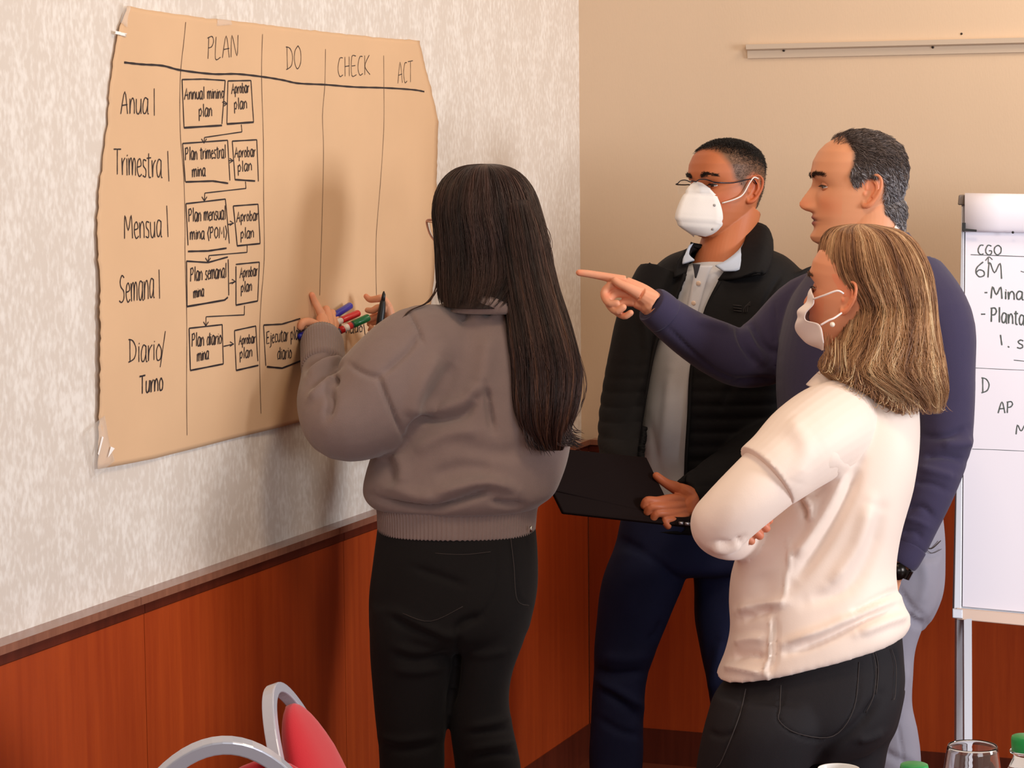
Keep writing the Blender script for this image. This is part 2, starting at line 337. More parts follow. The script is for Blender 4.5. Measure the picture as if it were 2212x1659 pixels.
FONT = {  # advance, strokes
'A': (.62, [[(0,0),(.28,1),(.5,0)],[(.08,.38),(.48,.42)]]), 'P': (.55, [[(.05,0),(.07,1)],[(.0,.95),(.3,1.02),(.42,.8),(.3,.55),(.06,.5)]]),
'L': (.5, [[(.05,1),(.02,0),(.38,.05)]]), 'N': (.6, [[(.0,0),(.05,1),(.42,.05),(.48,1)]]), 'D': (.62, [[(.1,0),(.08,1)],[(.0,.98),(.3,.9),(.5,.55),(.38,.15),(.0,.0)]]),
'O': (.62, [[(.28,1),(.05,.75),(.03,.3),(.22,0),(.45,.25),(.46,.75),(.28,1)]]), 'C': (.52, [[(.4,.95),(.2,.95),(.05,.6),(.05,.25),(.2,0),(.4,.08)]]),
'H': (.55, [[(.05,0),(.05,1)],[(.4,0),(.38,1)],[(.05,.5),(.4,.53)]]), 'E': (.5, [[(.38,1),(.05,.97),(.05,.02),(.4,.04)],[(.05,.5),(.32,.52)]]),
'K': (.55, [[(.05,0),(.05,1)],[(.42,1),(.06,.45),(.45,0)]]), 'T': (.6, [[(.0,1),(.55,1.02)],[(.28,1),(.26,0)]]), 'M': (.75, [[(.0,0),(.08,1),(.3,.35),(.55,1),(.62,0)]]),
'S': (.55, [[(.42,.9),(.25,1),(.08,.8),(.15,.58),(.36,.4),(.36,.12),(.18,0),(.0,.08)]]), 'R': (.5, [[(.05,0),(.05,1),(.35,.9),(.3,.6),(.05,.5),(.4,0)]]),
'a': (.48, [[(.36,.52),(.18,.58),(.04,.35),(.08,.05),(.22,.03),(.36,.3),(.36,.55),(.36,.05),(.44,0)]]), 'b': (.46, [[(.05,1),(.05,0),(.25,0),(.36,.25),(.28,.5),(.06,.4)]]),
'c': (.38, [[(.32,.52),(.14,.56),(.04,.3),(.1,.02),(.32,.06)]]), 'd': (.48, [[(.36,.5),(.16,.55),(.04,.3),(.1,.03),(.3,.08),(.38,.5),(.4,1),(.38,0)]]),
'e': (.42, [[(.05,.3),(.33,.36),(.24,.57),(.08,.48),(.04,.2),(.16,0),(.36,.08)]]), 'g': (.46, [[(.34,.52),(.14,.56),(.04,.3),(.14,.05),(.32,.2),(.36,.55),(.34,-.25),(.12,-.32)]]),
'i': (.2, [[(.08,.55),(.08,0)],[(.09,.78),(.12,.82)]]), 'j': (.26, [[(.14,.55),(.14,-.2),(.0,-.32)],[(.14,.78),(.17,.82)]]), 'l': (.24, [[(.1,1.1),(.1,0)]]),
'm': (.66, [[(.03,.55),(.05,0),(.08,.4),(.2,.56),(.28,.4),(.28,0),(.34,.42),(.46,.56),(.54,.4),(.55,0)]]), 'n': (.46, [[(.03,.55),(.05,0),(.1,.4),(.24,.57),(.35,.4),(.36,0)]]),
'o': (.45, [[(.2,.57),(.04,.35),(.1,.02),(.3,.05),(.36,.35),(.2,.57)]]), 'p': (.46, [[(.04,.55),(.05,-.35)],[(.05,.4),(.22,.58),(.35,.35),(.24,.05),(.05,.1)]]),
'r': (.34, [[(.03,.55),(.05,0),(.1,.38),(.28,.56)]]), 's': (.36, [[(.3,.52),(.12,.55),(.08,.36),(.26,.22),(.22,.0),(.02,.04)]]), 't': (.36, [[(.14,.95),(.14,.05),(.28,0)],[(.0,.6),(.3,.63)]]),
'u': (.46, [[(.04,.55),(.06,.1),(.2,0),(.34,.2),(.36,.55),(.36,0)]]), ' ': (.32, []), '/': (.4, [[(.3,1.2),(.0,-.3)]]), '(': (.28, [[(.2,1.1),(.02,.5),(.18,-.2)]]), ')': (.28, [[(.02,1.1),(.2,.5),(.04,-.2)]]),
'6': (.6, [[(.38,1),(.1,.6),(.05,.25),(.2,0),(.42,.12),(.4,.38),(.2,.45),(.06,.25)]]), '-': (.5, [[(.05,.4),(.35,.42)]]), '1': (.35, [[(.1,1),(.16,0)]]), '.': (.25, [[(.05,.02),(.12,-.04)]]), 'G': (.6, [[(.42,.9),(.2,1),(.04,.6),(.06,.2),(.25,0),(.42,.15),(.42,.42),(.25,.42)]])}
def text_strokes(t, x0, y0, x1, y1, h, w, jit=.02):
    adv = sum(FONT[c][0] for c in t)-.1; out = []; X = 0; sx = (x1-x0)/adv
    for c in t:
        a, st = FONT[c]; dz = random.uniform(-1, 1)*jit
        lw = c.islower()
        for s in st:
            if lw: s = [(px, py*1.24 if 0 < py < .64 else py) for px, py in s]
            out.append(([(x0+(X+px)*sx+random.uniform(-jit, jit)*h*.4, y0+(y1-y0)*(X+px)/adv-(py+dz)*h) for px, py in s], w))
        X += a
    return out
def arrow_head(x, y, dx, dy, s, w): return [([(x-dx*s-dy*s*.6, y-dy*s-dx*s*.6), (x, y), (x-dx*s+dy*s*.6, y-dy*s+dx*s*.6)], w)]
def ribbon(strokes, f, nrm, smooth=True):
    """strokes: pixel polylines with pixel widths; f maps a pixel to a point on the sheet"""
    ms = []
    for pts, w in strokes:
        p = np.array(pts, float)
        if len(p) > 2 and smooth: p = cr(p, 4)
        elif len(p) > 8: p = cr(p, 8)
        elif len(p) == 2: p = cr(p, 6)
        q = np.array([f(a, b) for a, b in p]); t = np.gradient(q, axis=0); t /= np.linalg.norm(t, axis=1)[:, None]+1e-9
        s = np.cross(t, nrm); s /= np.linalg.norm(s, axis=1)[:, None]+1e-9
        ww = (w/1090./2)*(1+.12*np.sin(np.arange(len(q))*1.7))[:, None]
        v = np.vstack([q+s*ww, q-s*ww]); n = len(q); ms.append((v, [(i, i+1, n+i+1, n+i) for i in range(n-1)]))
    return join(*ms)
S = []
for t, x0, y0, x1, y1, h, w in [('PLAN',439,127,508,123,47,1.6),('DO',614,150,648,148,50,1.6),('CHECK',721,166,790,162,42,1.6),('ACT',849,181,884,177,45,1.6),
 ('Anua',255,247,316,246,48,2.2),('Trimestra',240,376,345,384,54,2.2),('Mensua',260,516,343,512,50,2.2),('Semana',246,655,325,643,58,2.2),('Diario',266,783,342,777,50,2.2),('Turno',292,851,346,842,38,2.8)]: S += text_strokes(t, x0, y0, x1, y1, h, w*1.12)
S += [([(329,191),(330,250)],2.2), ([(358,326),(360,392)],2.2), ([(355,444),(357,512)],2.2), ([(337,582),(338,645)],2.2), ([(351,715),(340,793)],2.2)]
thin = [([(391,48),(388,90),(383,150),(382,220),(384,300),(390,380),(392,480),(392,560),(397,700),(398,820),(399,940)],1.5), ([(561,74),(558,165),(559,300),(558,430),(560,560),(555,650),(553,740),(556,893)],1.6),
 ([(697,106),(695,185),(690,250),(692,330),(690,500),(686,638)],1.5), ([(819,120),(819,190),(819,280),(814,400),(808,500),(807,570),(808,640)],1.5)]
B = []
for t, x0, y0, x1, y1, h in [('Annual mining',391,214,476,212,22),('plan',421,252,449,250,23),('Aprobar',493,202,530,199,20),('plan',498,236,525,233,21),
 ('Plan trimestral',393,345,478,340,24),('mina',407,382,434,379,22),('Aprobar',498,340,541,337,20),('plan',504,371,533,367,20),
 ('Plan mensual',399,478,477,473,25),('mina (POM)',402,517,480,512,22),('Aprobar',501,479,546,474,20),('plan',510,515,537,512,20),
 ('Plan semanal',403,607,480,598,26),('mina',410,643,432,638,20),('Aprobar',510,600,546,594,20),('plan',513,631,535,627,20),
 ('Plan diario',408,748,473,742,25),('mina',420,780,445,774,22),('Aprobar',511,744,544,739,18),('plan',513,774,538,769,20),
 ('Ejecutar plan',567,742,643,730,24),('diario',590,776,621,772,24),('nado',741,719,778,716,18)]: B += text_strokes(t, x0, y0+1, x1, y1+1, h*1.1, 2.8, .02)
B += [([(262,135),(300,139),(345,142),(384,152),(450,160),(505,160),(560,166),(605,173),(640,180),(695,183),(755,188),(820,190),(885,194),(911,198)],4.0)]
def pl(*a, w=2.9): return [([a[i], a[i+1]], w) for i in range(len(a)-1)]
B += pl((386,172),(430,171),(479,174))+pl((386,172),(391,276))+pl((479,174),(471,268))+pl((391,276),(471,271),w=4)
B += pl((485,175),(535,174),(539,264))+pl((485,175),(482,268),w=2.6)+pl((482,268),(539,264),w=4)
B += pl((388,310),(483,303),(487,390))+pl((388,310),(393,393))+pl((394,393),(450,391),(483,396),w=3.6)+pl((493,305),(545,302),(547,392))+pl((493,305),(498,388))+pl((498,388),(540,391),w=3.6)
B += pl((394,440),(477,430),(486,526))+pl((394,440),(398,530))+pl((398,543),(440,542),(480,536),w=3.6)+pl((494,445),(546,441),(551,526))+pl((494,445),(503,531),(551,526),w=3.4)
B += pl((395,564),(440,567),(483,555),w=3.2)+pl((395,564),(397,662))+pl((397,662),(478,648),(485,642),w=3.8)+pl((484,560),(487,638))+pl((501,571),(550,566),(548,650))+pl((501,575),(503,659),(548,650),w=3.4)
B += pl((402,709),(474,701),(478,786))+pl((402,709),(406,800),(478,786),w=3.4)+pl((501,714),(545,704),(550,780))+pl((501,714),(506,800))+pl((506,800),(551,789),w=3.6)
B += pl((561,702),(600,700),(642,688),w=3.4)+pl((561,702),(566,790))+pl((568,792),(600,795),(645,778),w=3.8)+pl((648,690),(648,775))+pl((781,700),(788,757))+pl((742,768),(788,757),w=3.4)
for a, b in (((474,224),(484,224)), ((485,347),(495,347)), ((483,485),(495,482)), ((488,612),(501,608)), ((478,748),(500,743))): B += pl(a, b, w=2.4)+arrow_head(*b, 1, 0, 8, 2.4)
for q in (((513,269),(514,285),(433,297),(432,309)), ((520,392),(521,407),(433,417),(432,434)), ((524,530),(524,545),(442,552),(440,566)), ((521,660),(521,680),(438,684),(438,704))): B += pl(*q, w=2.3)+arrow_head(*q[-1], 0, 1, 9, 2.4)
def onsheet(x, y): w = onwall(x, y); s = np.dot(w-C0, dL); return w+nL*(bulge(s, w[2])+.0014)
def onsheet_f(x, y):                      # same line of sight, met on the sheet itself
    w = onwall(x, y); s = np.dot(w-C0, dL); return onwall(x, y, bulge(s, w[2])+.0011)
# the sheet was bulged along the wall normal, so trace marks on the same shifted surface
G2 = onsheet
tag(obj('marker_writing', ribbon(B, G2, nL, False), M_ink, poster, smooth=False), kind='stuff')
tag(obj('row_headings', ribbon(S, G2, nL), M_ink, poster, smooth=False), kind='stuff')
for q in thin: obj('column_line', ribbon([q], G2, nL), M_ink2, poster, smooth=False)
M_tape = mat('clear tape', (250, 244, 236), .12); M_tape.node_tree.nodes['Principled BSDF'].inputs['Alpha'].default_value = .16; M_glint = mat('painted tape glint', (250, 245, 240), .15)  # M_glint paints highlights on the tape as opaque near-white
for k, (x, y, w, h, an) in enumerate([(252, 73, 17, 3, -5), (262, 32, 10, 20, -20), (205, 965, 30, 46, 20), (475, 44, 26, 10, 5)]):
    c = G2(x, y)+nL*.0008; a = math.radians(an); ux = dL*math.cos(a)+np.array([0, 0, 1])*math.sin(a); uz = -dL*math.sin(a)+np.array([0, 0, 1])*math.cos(a)
    g = np.array([[c+ux*w/900*u+uz*h/1050*v+nL*.0012*math.sin(5*u+3*v) for u in np.linspace(-1, 1, 6)] for v in np.linspace(-1, 1, 6)])
    obj('tape', solid(g, .0003), M_tape if k else M_glint, poster)
for tri in ([(226,964),(234,968),(220,988)], [(207,942),(210,944),(201,983),(199,980)]):
    v = np.array([G2(*p)+nL*.003 for p in tri]+[G2(*p)+nL*.0022 for p in tri]); n = len(tri)
    obj('tape_glint', (v, [tuple(range(n)), tuple(range(2*n-1, n-1, -1))]+[(i, (i+1) % n, n+(i+1) % n, n+i) for i in range(n)]), M_glint, poster, smooth=False)  # pale chips painted in as glints on the clear tape
# ================================================================ heads, hands, hair
class Head:
    """local axes: x out of the face, y to the person's left, z up; the head is .23 m from chin to crown"""
    def __init__(s, px, py, d, yaw, pitch=0, roll=0, scale=1):
        a = math.radians(yaw); f = -math.sin(a)*RH-math.cos(a)*FH; l = math.cos(a)*RH-math.sin(a)*FH; u = np.array([0, 0, 1.])
        p = math.radians(pitch); f, u = f*math.cos(p)-u*math.sin(p), u*math.cos(p)+f*math.sin(p)
        r = math.radians(roll); l, u = l*math.cos(r)+u*math.sin(r), u*math.cos(r)-l*math.sin(r)
        s.R = np.array([f, l, u])*scale; s.c = P(px, py, d); s.k = scale
    def w(s, v): return np.atleast_2d(v) @ s.R+s.c
    def l(s, v): return (np.asarray(v)-s.c) @ s.R.T/s.k**2
_Z = np.array([-.1155,-.112,-.105,-.095,-.085,-.07,-.055,-.04,-.025,-.01,.005,.02,.035,.055,.075,.09,.103,.111,.115])
_XF = np.array([.045,.064,.076,.081,.079,.077,.0795,.079,.079,.078,.0765,.083,.087,.084,.074,.060,.040,.020,-.005])
_XB = np.array([.020,.000,-.012,-.028,-.045,-.064,-.073,-.080,-.087,-.093,-.097,-.100,-.101,-.099,-.092,-.081,-.062,-.040,-.015])
_WY = np.array([.012,.024,.034,.043,.050,.057,.062,.066,.069,.072,.0735,.0745,.076,.0765,.072,.062,.046,.028,.008])
def face_offset(y, z, nose=1.0):
    g = lambda a, s: np.exp(-(a/s)**2); ay = np.abs(y)
    h = np.interp(z, [-.050,-.047,-.044,-.039,-.033,-.027,-.018,-.006,.006,.016,.024], [0,.004,.014,.0215,.0240,.0232,.0190,.0130,.0075,.002,0])
    sg = np.interp(z, [-.044,-.034,-.015,.01], [.012,.0105,.0085,.0075])
    o = nose*h*g(y, sg)+.0085*g(ay-.0145, .0065)*g(z+.0375, .007)
    o += -.0085*g(ay-.032, .016)*g(z-.006, .011)+.0035*g(ay-.03, .024)*g(z-.027, .008)+.003*g(ay-.048, .016)*g(z+.022, .014)
    o += .0045*g(y, .021)*g(z+.0575, .0042)+.0055*g(y, .018)*g(z+.069, .0048)-.0045*g(y, .023)*g(z+.0632, .0019)-.003*g(y, .014)*g(z+.080, .006)+.004*g(y, .018)*g(z+.098, .011)
    return o
def front_x(y, z):                        # the face surface at (y, z)
    xf = np.interp(z, _Z, _XF); xb = np.interp(z, _Z, _XB); w = np.interp(z, _Z, _WY); cx = xb+(xf-xb)*.42
    return cx+(xf-cx)*np.clip(1-np.clip(np.abs(y)/w, 0, 1)**2.35, 0, 1)**(1/2.35)+face_offset(y, z)
def head_mesh(ears=True, nose=1.0, neck=None, H=None, mouth=0):
    zz = cr([[z] for z in np.interp(np.linspace(0, 1, 60), np.linspace(0, 1, len(_Z)), _Z)], 2)[:, 0]; R = []
    for z in zz:
        xf, xb, w = (np.interp(z, _Z, t) for t in (_XF, _XB, _WY)); cx = xb+(xf-xb)*.42
        a = np.linspace(0, 2*np.pi, 128, endpoint=False); c, s = np.cos(a), np.sin(a); e = np.where(c > 0, 2.35, 2.1)
        x = np.sign(c)*np.abs(c)**(2/e)*np.where(c > 0, xf-cx, cx-xb)+cx; y = np.sign(s)*np.abs(s)**(2/e)*w
        R.append(np.stack([x+np.where(c > 0, face_offset(y, z, nose)*np.clip(c*4, 0, 1), 0), y, np.full(128, z)], 1))
    parts = [rings(R)]
    if ears:
        for sd in (1, -1):
            def E(u, v, o): return np.array([-.022-u*.93-v*.14, sd*(.0745+o+u*.42), .000+v])
            hx = [E(-.008, .002, .001), E(-.010, .016, .002), E(-.004, .028, .003), (E(.008, .031, .004)), E(.018, .022, .004), E(.020, .004, .003), E(.013, -.016, .002), E(.004, -.028, .001), E(-.006, -.030, -.001), E(-.009, -.020, -.002)]
            parts.append(tube3(hx, [.0026, .0030, .0031, .0032, .0033, .0034, .0038, .0055, .0050, .003], 10, n=4))
            pl_ = [E(.002, .022, -.006), E(.007, .004, -.008), E(.004, -.014, -.006), E(.000, -.024, -.002)]
            parts.append(tube3(pl_, [.010, .014, .011, .006], 14, n=3, flat=((.42, sd*.93, 0), .3)))
            parts.append(tube3([E(.002, .020, .0005), E(.010, .012, .001), E(.012, .000, .001), E(.006, -.013, .000)], [.0022, .0026, .0026, .0026], 8, n=3))
            parts.append(ball(E(-.010, -.006, .0005), (.004, .004, .006), 8))
    v, f = join(*parts); v = H.w(v); ms = [(v, f)]
    if neck: ms.append(neck)
    return union(join(*ms), .0018*H.k, 2, .4)
def skin_cols(H, v, base, lip, hairpoly=None, haircol=None, soft=.006, red=1.0):
    q = H.l(v); x, y, z = q.T; g = lambda a, s: np.exp(-(a/s)**2); front = x > .03
    c = np.tile(np.array(lin(base)), (len(v), 1))
    def mix(w, col):
        nonlocal c
        w = np.clip(w, 0, 1)[:, None]; c = c*(1-w)+np.array(col)*w
    rc = np.array(lin(base))*np.array([1.06, .80, .74])
    mix(red*.7*g(np.abs(y)-.045, .02)*g(z+.03, .022)*front, rc); mix(red*.8*g(y, .014)*g(z+.033, .014)*front, rc)
    mix(red*.7*(np.abs(y) > .073)*(z < .04)*(z > -.04), rc)
    mix(1.3*g(y, .021)*(g(z+.058, .0048)+g(z+.0685, .0055))*front, lin(lip)); mix(1.2*g(y, .021)*g(z+.0632, .0016)*front, np.array(lin(lip))*.35)
    if hairpoly is not None:
        inside = inpoly(x, z, hairpoly); d, _ = segdist(x, z, hairpoly+[hairpoly[0]]); sd = np.where(inside, d, -d); mix((sd/soft+.5), lin(haircol))
    return c
M_eye = mat('eyeball', (225, 215, 208), .15, attr='Col', spec=.6)
def eyes(H, root, skinm, base, look=(1, 0, -.15), close=.35, iris=(52, 32, 22), sides=(1, -1)):
    for sd in sides:
        c = np.array([.0560, sd*.0315, .0065]); v, f = ball((0, 0, 0), .0125, 20); lk = np.array(look, float); lk /= np.linalg.norm(lk)
        dd = v @ lk/.0125; col = np.where(dd[:, None] > .955, lin((12, 10, 10)), np.where(dd[:, None] > .86, lin(iris), lin((228, 216, 208))))
        obj('eye', (H.w(v+c), f), M_eye, root, cols=col)
        R = []; up = .62-close             # lids: shells over the ball, open between two angles
        for lo, hi in ((up, 1.35), (-1.2, -.40)):
            n = 9; g = []
            for t in np.linspace(lo, hi, n): g.append([[.0136*math.cos(t)*math.cos(p), .0136*math.cos(t)*math.sin(p), .0136*math.sin(t)-.0022*(abs(p)/1.3)**2*(1 if lo > -1 else -1)] for p in np.linspace(-1.35, 1.35, 16)])
            R.append(solid(H.w(np.array(g).reshape(-1, 3)+c).reshape(n, 16, 3), .0011))
            if lo > -1: lash = [g[0][k] for k in range(1, 15)]
        sk = join(*R); obj('eyelids', sk, skinm, root, cols=np.tile(np.array(lin(base))*np.array([.80, .66, .62]), (len(sk[0]), 1)))
        ls = H.w(np.array(lash)*1.05+c); fb = fibres(np.array([[ls[k], ls[k]+(H.R[0]*.004-H.R[2]*.0025+H.R[1]*random.uniform(-.001, .001))/H.k, ls[k]+(H.R[0]*.0065-H.R[2]*.003)/H.k] for k in list(range(14))*3]), .0005)[0]
        ln = join(tube3(ls, .0009, 8), fb); obj('eyelashes', ln, M_hair, root, cols=np.tile(lin((30, 18, 16)), (len(ln[0]), 1)))
def surface_hair(H, vf, sel, n, length, flow, cols, rad=.00045, lift=.35, seg=5, jit=.25, seed=1):
    """short hairs rooted on the skin wherever sel(local) is true"""
    r = np.random.RandomState(seed); v = vf[0]; q = H.l(v); N = normals(vf); idx = np.where(sel(q))[0]
    if len(idx) == 0: return None
    p = np.clip(sel(q[idx]).astype(float), 0, 1); i = r.choice(idx, n, p=p/p.sum()); nl = N[i]
    root = v[i]+r.randn(n, 3)*.0012-nl*.0008; fl = flow(q[i]); fl = fl @ (H.R/H.k); fl += r.randn(n, 3)*jit; fl -= nl*(fl*nl).sum(1)[:, None]; fl /= np.linalg.norm(fl, axis=1)[:, None]+1e-9
    L = (length(q[i]) if callable(length) else length)*(.7+.6*r.rand(n)); t = np.linspace(0, 1, seg)
    bend = np.sin(v[i] @ np.array([140, 90, 110.]))[:, None]*.35*np.cross(nl, fl)
    path = root[:, None]+(nl[:, None]*(lift*np.sin(t*2.1))[None, :, None]+fl[:, None]*t[None, :, None]+bend[:, None]*(t**2)[None, :, None])*L[:, None, None]
    c = np.array([lin(k) for k in cols]); cc = c[r.randint(0, len(c), n)]*(.8+.4*r.rand(n, 1)); return fibres(path, rad, cc)
class HairSheet:                          # a traced volume of hair; strands run down it
    def __init__(s, rows, e=2.1):
        q = []
        for r in rows:
            if not hasattr(r[0], '__len__'): r = ((r[1], r[0]), (r[2], r[0]), r[3], r[4])
            q.append([*P(*r[0], r[2]), *P(*r[1], r[2]), r[3]])
        s.q = cr(q, 10); s.e = e; s.rows = rows
    def at(s, t, a, off=0.0):             # arrays t in 0..1, angle a
        m = len(s.q)-1; x = np.clip(t, 0, 1)*m; i = np.minimum(x.astype(int), m-1); u = (x-i)[..., None]; w = s.q[i]*(1-u)+s.q[i+1]*u
        c, sn = np.cos(a), np.sin(a); c = np.sign(c)*np.abs(c)**(2/s.e); sn = np.sign(sn)*np.abs(sn)**(2/s.e)
        h = (w[..., 3:6]-w[..., :3])/2; hl = np.linalg.norm(h, axis=-1)[..., None]+1e-9
        return (w[..., :3]+w[..., 3:6])/2+h*(1+off[..., None]/hl if hasattr(off, 'shape') else 1+off/hl)*c[..., None]+FH*(w[..., 6:7]+(off[..., None] if hasattr(off, 'shape') else off))*sn[..., None]
    def strands(s, n, cols, a0=-math.pi, a1=math.pi, t0=(0, .2), t1=(.85, 1.03), seg=26, rad=(.0005, .0011), off=(-.004, .004), drift=.12, wave=.0, seed=0, tipc=None, clump=1):
        r = np.random.RandomState(seed); m = n//clump; ac = a0+(a1-a0)*r.rand(m); i = np.repeat(np.arange(m), clump); n = len(i)
        a = ac[i]+r.randn(n)*.02*(clump > 1); T0 = t0[0]+(t0[1]-t0[0])*r.rand(n); T1 = (t1[0]+(t1[1]-t1[0])*r.rand(m))[i]+r.randn(n)*.01
        u = np.linspace(0, 1, seg)[None]; t = T0[:, None]+(T1-T0)[:, None]*u
        ph = (r.rand(m)*6.3)[i][:, None]; amp = (drift*r.randn(m))[i][:, None]
        A = a[:, None]+amp*np.sin(u*3+ph)*u+wave*np.sin(u*14+ph)*u**3; O = (off[0]+(off[1]-off[0])*r.rand(n))[:, None]+.002*np.sin(u*9+ph)
        p = s.at(t, A, O); c = np.array([lin(k) for k in cols]); nc = len(c)-1
        g = .5+.17*np.sin(A*7+1)+.15*np.sin(A*17+2+T0[:, None])+.12*np.sin(A*41+u*3)+.10*r.randn(n, 1)+(.22*(u-.45) if tipc else 0)
        g = np.clip(g, 0, 1)*nc; k0 = np.minimum(g.astype(int), nc-1); fr_ = (g-k0)[..., None]; cc = c[k0]*(1-fr_)+c[k0+1]*fr_; cc = cc*(.88+.24*r.rand(n, 1, 1))
        return fibres(p, rad[0]+(rad[1]-rad[0])*r.rand(n), cc)
    def core(s, off=-.005, k=48, end=1.0):
        R = [s.at(np.full(k, t), np.linspace(0, 2*np.pi, k, endpoint=False), off) for t in np.linspace(0, end, 50)]; return rings(R)
def hand(fingers, palm, voxel=.0016, smooth=3):
    ms = [dome(f, 14, 4) for f in fingers]+[tube(p, 14, 4) for p in palm]; return union(join(*ms), voxel, smooth, .45)
M_skin = mat('skin', (220, 160, 125), .48, attr='Col', sss=.12, bump=(260, .12, 3), bdist=.0006, spec=.4)
M_hair = mat('hair', (50, 30, 22), .42, attr='Col', spec=.45)
M_hairc = mat('hair mass', (34, 20, 16), .6, attr='Col', spec=.3)
def flatcol(vf, c): return np.tile(np.array(lin(c)), (len(vf[0]), 1))
def body(root, pieces, cols):
    V_, F_ = join(*pieces); return obj('body', (V_, F_), M_skin, root, cols=np.vstack(cols))
def handcol(vf, base, tips=None):
    v = vf[0]; c = np.tile(np.array(lin(base)), (len(v), 1)); x, y, d = proj(v)
    for (tx, ty) in tips or []:
        w = np.exp(-((x-tx)**2+(y-ty)**2)/64.)[:, None]*.55; c = c*(1-w)+c*np.array([1.08, .72, .66])*w
    return c
def shoe(x, d, toe, m, root, base_y=None):   # x pixel column of the ankle, toe = direction
    g = P(x, 1600, d).copy(); g[2] = 0; t = np.array(toe, float); t /= np.linalg.norm(t)
    pts = [g-t*.06+[0, 0, .035], g+[0, 0, .045], g+t*.08+[0, 0, .038], g+t*.15+[0, 0, .027], g+t*.19+[0, 0, .021]]
    v, f = union(join(tube3(pts, [.033, .042, .040, .036, .020], 14, n=4), tube3([g+[0, 0, .05], g+[0, 0, .13]], [.042, .04], 14)), .005, 3); v[:, 2] = np.maximum(v[:, 2], .001); obj('shoe', (v, f), m, root)
M_shoe = mat('dark shoe leather', (30, 26, 26), .4)
M_black = mat('black denim', (19, 16, 17), .82, spec=.25, bump=(900, .35, 2), bdist=.0006, sheen=.04)
# ================================================================ A: woman at the poster, seen from behind
A = thing('person', [*P(1000, 1600, 4.7)[:2], 0], 'person with long dark brown hair and taupe sweater, seen from behind at the paper poster', 'person')
M_sw = mat('taupe knit', (134, 116, 112), .92, spec=.15, sheen=.35, bump=(700, .5, 3), bdist=.0012, var=(30, .04))
M_jeans = M_black
torso = loft([(628, 1012, 1085, 4.70, .050), (645, 985, 1120, 4.70, .062), (665, 940, 1160, 4.70, .075), (700, 905, 1195, 4.70, .095), (745, 870, 1215, 4.70, .112), (820, 850, 1230, 4.70, .125), (900, 838, 1238, 4.70, .132), (980, 805, 1228, 4.70, .138), (1035, 788, 1212, 4.70, .142), (1068, 786, 1196, 4.70, .140), (1088, 800, 1170, 4.70, .128), (1096, 812, 1162, 4.70, .118)], 56)
armL = tube([(985, 760, 4.68, .090), (915, 775, 4.66, .105), (850, 830, 4.63, .106), (790, 885, 4.61, .096), (735, 905, 4.60, .078), (705, 868, 4.63, .058), (699, 820, 4.69, .048), (697, 765, 4.76, .042)], 26)
armR = tube([(1150, 760, 4.72, .085), (1160, 830, 4.82, .075), (1100, 880, 4.93, .062), (980, 830, 4.98, .050), (880, 770, 5.02, .040), (852, 745, 5.03, .036)], 22)
FOLD = 1.95
sw = union(join(torso, armL, armR), .0052, 9)
sw = folds(sw, [(-9, 9, [(878, 948), (905, 912), (960, 905), (1005, 893), (1028, 862)]), (6, 14, [(900, 890), (960, 880), (1010, 860), (1030, 820)]), (5, 16, [(890, 980), (960, 940), (1040, 930)]),
 (-5, 5, [(818, 812), (838, 865), (872, 945)]), (-4, 6, [(748, 782), (790, 808), (818, 815)]), (-3.5, 4, [(882, 668), (905, 715), (915, 745)]), (-4, 7, [(818, 815), (880, 760), (905, 720)]),
 (7, 16, [(950, 760), (905, 840), (885, 905)]), (-5, 15, [(985, 780), (945, 850), (915, 900)]), (6, 20, [(1060, 720), (1045, 800), (1048, 860)]), (-8, 7, [(1050, 830), (1056, 880), (1065, 930)]), (-6, 8, [(1002, 640), (1005, 672), (998, 695)]),
 (-6, 9, [(1040, 690), (1075, 660), (1095, 650)]), (5, 12, [(1010, 690), (1060, 685), (1100, 668)]),
 (-12, 8, [(800, 1070), (850, 1090), (930, 1101), (985, 1085), (1035, 1066), (1060, 1063)]), (9, 13, [(930, 1072), (1000, 1050), (1060, 1042), (1120, 1060)]), (-7, 7, [(1062, 1082), (1095, 1090), (1130, 1090)]), (5, 15, [(820, 1040), (880, 1066), (940, 1078)]),
 (-8, 9, [(706, 905), (716, 868), (712, 835)]), (-6, 7, [(668, 838), (700, 812), (738, 790)]), (6, 9, [(665, 815), (700, 785), (740, 775)]), (5, 8, [(668, 865), (695, 840), (722, 815)]), (-5, 6, [(664, 795), (690, 776), (730, 762)]),
 (-5, 14, [(830, 985), (845, 1020), (840, 1060)]), (5, 14, [(855, 975), (870, 1010), (868, 1050)]), (-5, 16, [(930, 1030), (1000, 1010), (1070, 1015)]), (-4, 18, [(990, 960), (1080, 980), (1150, 960)])])
sw = ripple(sw, .0022, (8, 8, 10), 3)
s_o = obj('sweater', sw, M_sw, A); FOLD = 1.45
def ribbed(rows, nrib, amp, k=720, n=10, e=2.3):
    v, f = loft(rows, k, n, True, e); j = np.arange(len(v)) % k; N = normals((v, f)); o = amp*np.sin(j/k*2*np.pi*nrib); o[-2:] = 0; return v+N*o[:, None], f
obj('ribbed_hem', ribbed([(1078, 806, 1168, 4.70, .118), (1100, 814, 1160, 4.70, .116), (1130, 816, 1157, 4.70, .116), (1146, 817, 1155, 4.70, .115), (1148, 822, 1150, 4.70, .111)], 120, .0011), M_sw, s_o)
def cuff(p, q, r0, r1, nr, m, par, k=240, flare=0):
    a, b = P(*p), P(*q); ts = np.linspace(0, 1, 8); v, f = tube3([a+(b-a)*t for t in ts], [r0+(r1-r0)*t for t in ts[:-1]]+[r1*.93], k)
    j = np.arange(len(v)) % k; N = normals((v, f)); o = .0007*np.sin(j/k*2*np.pi*nr); o[-2:] = 0; obj('cuff', (v+N*o[:, None], f), m, par)
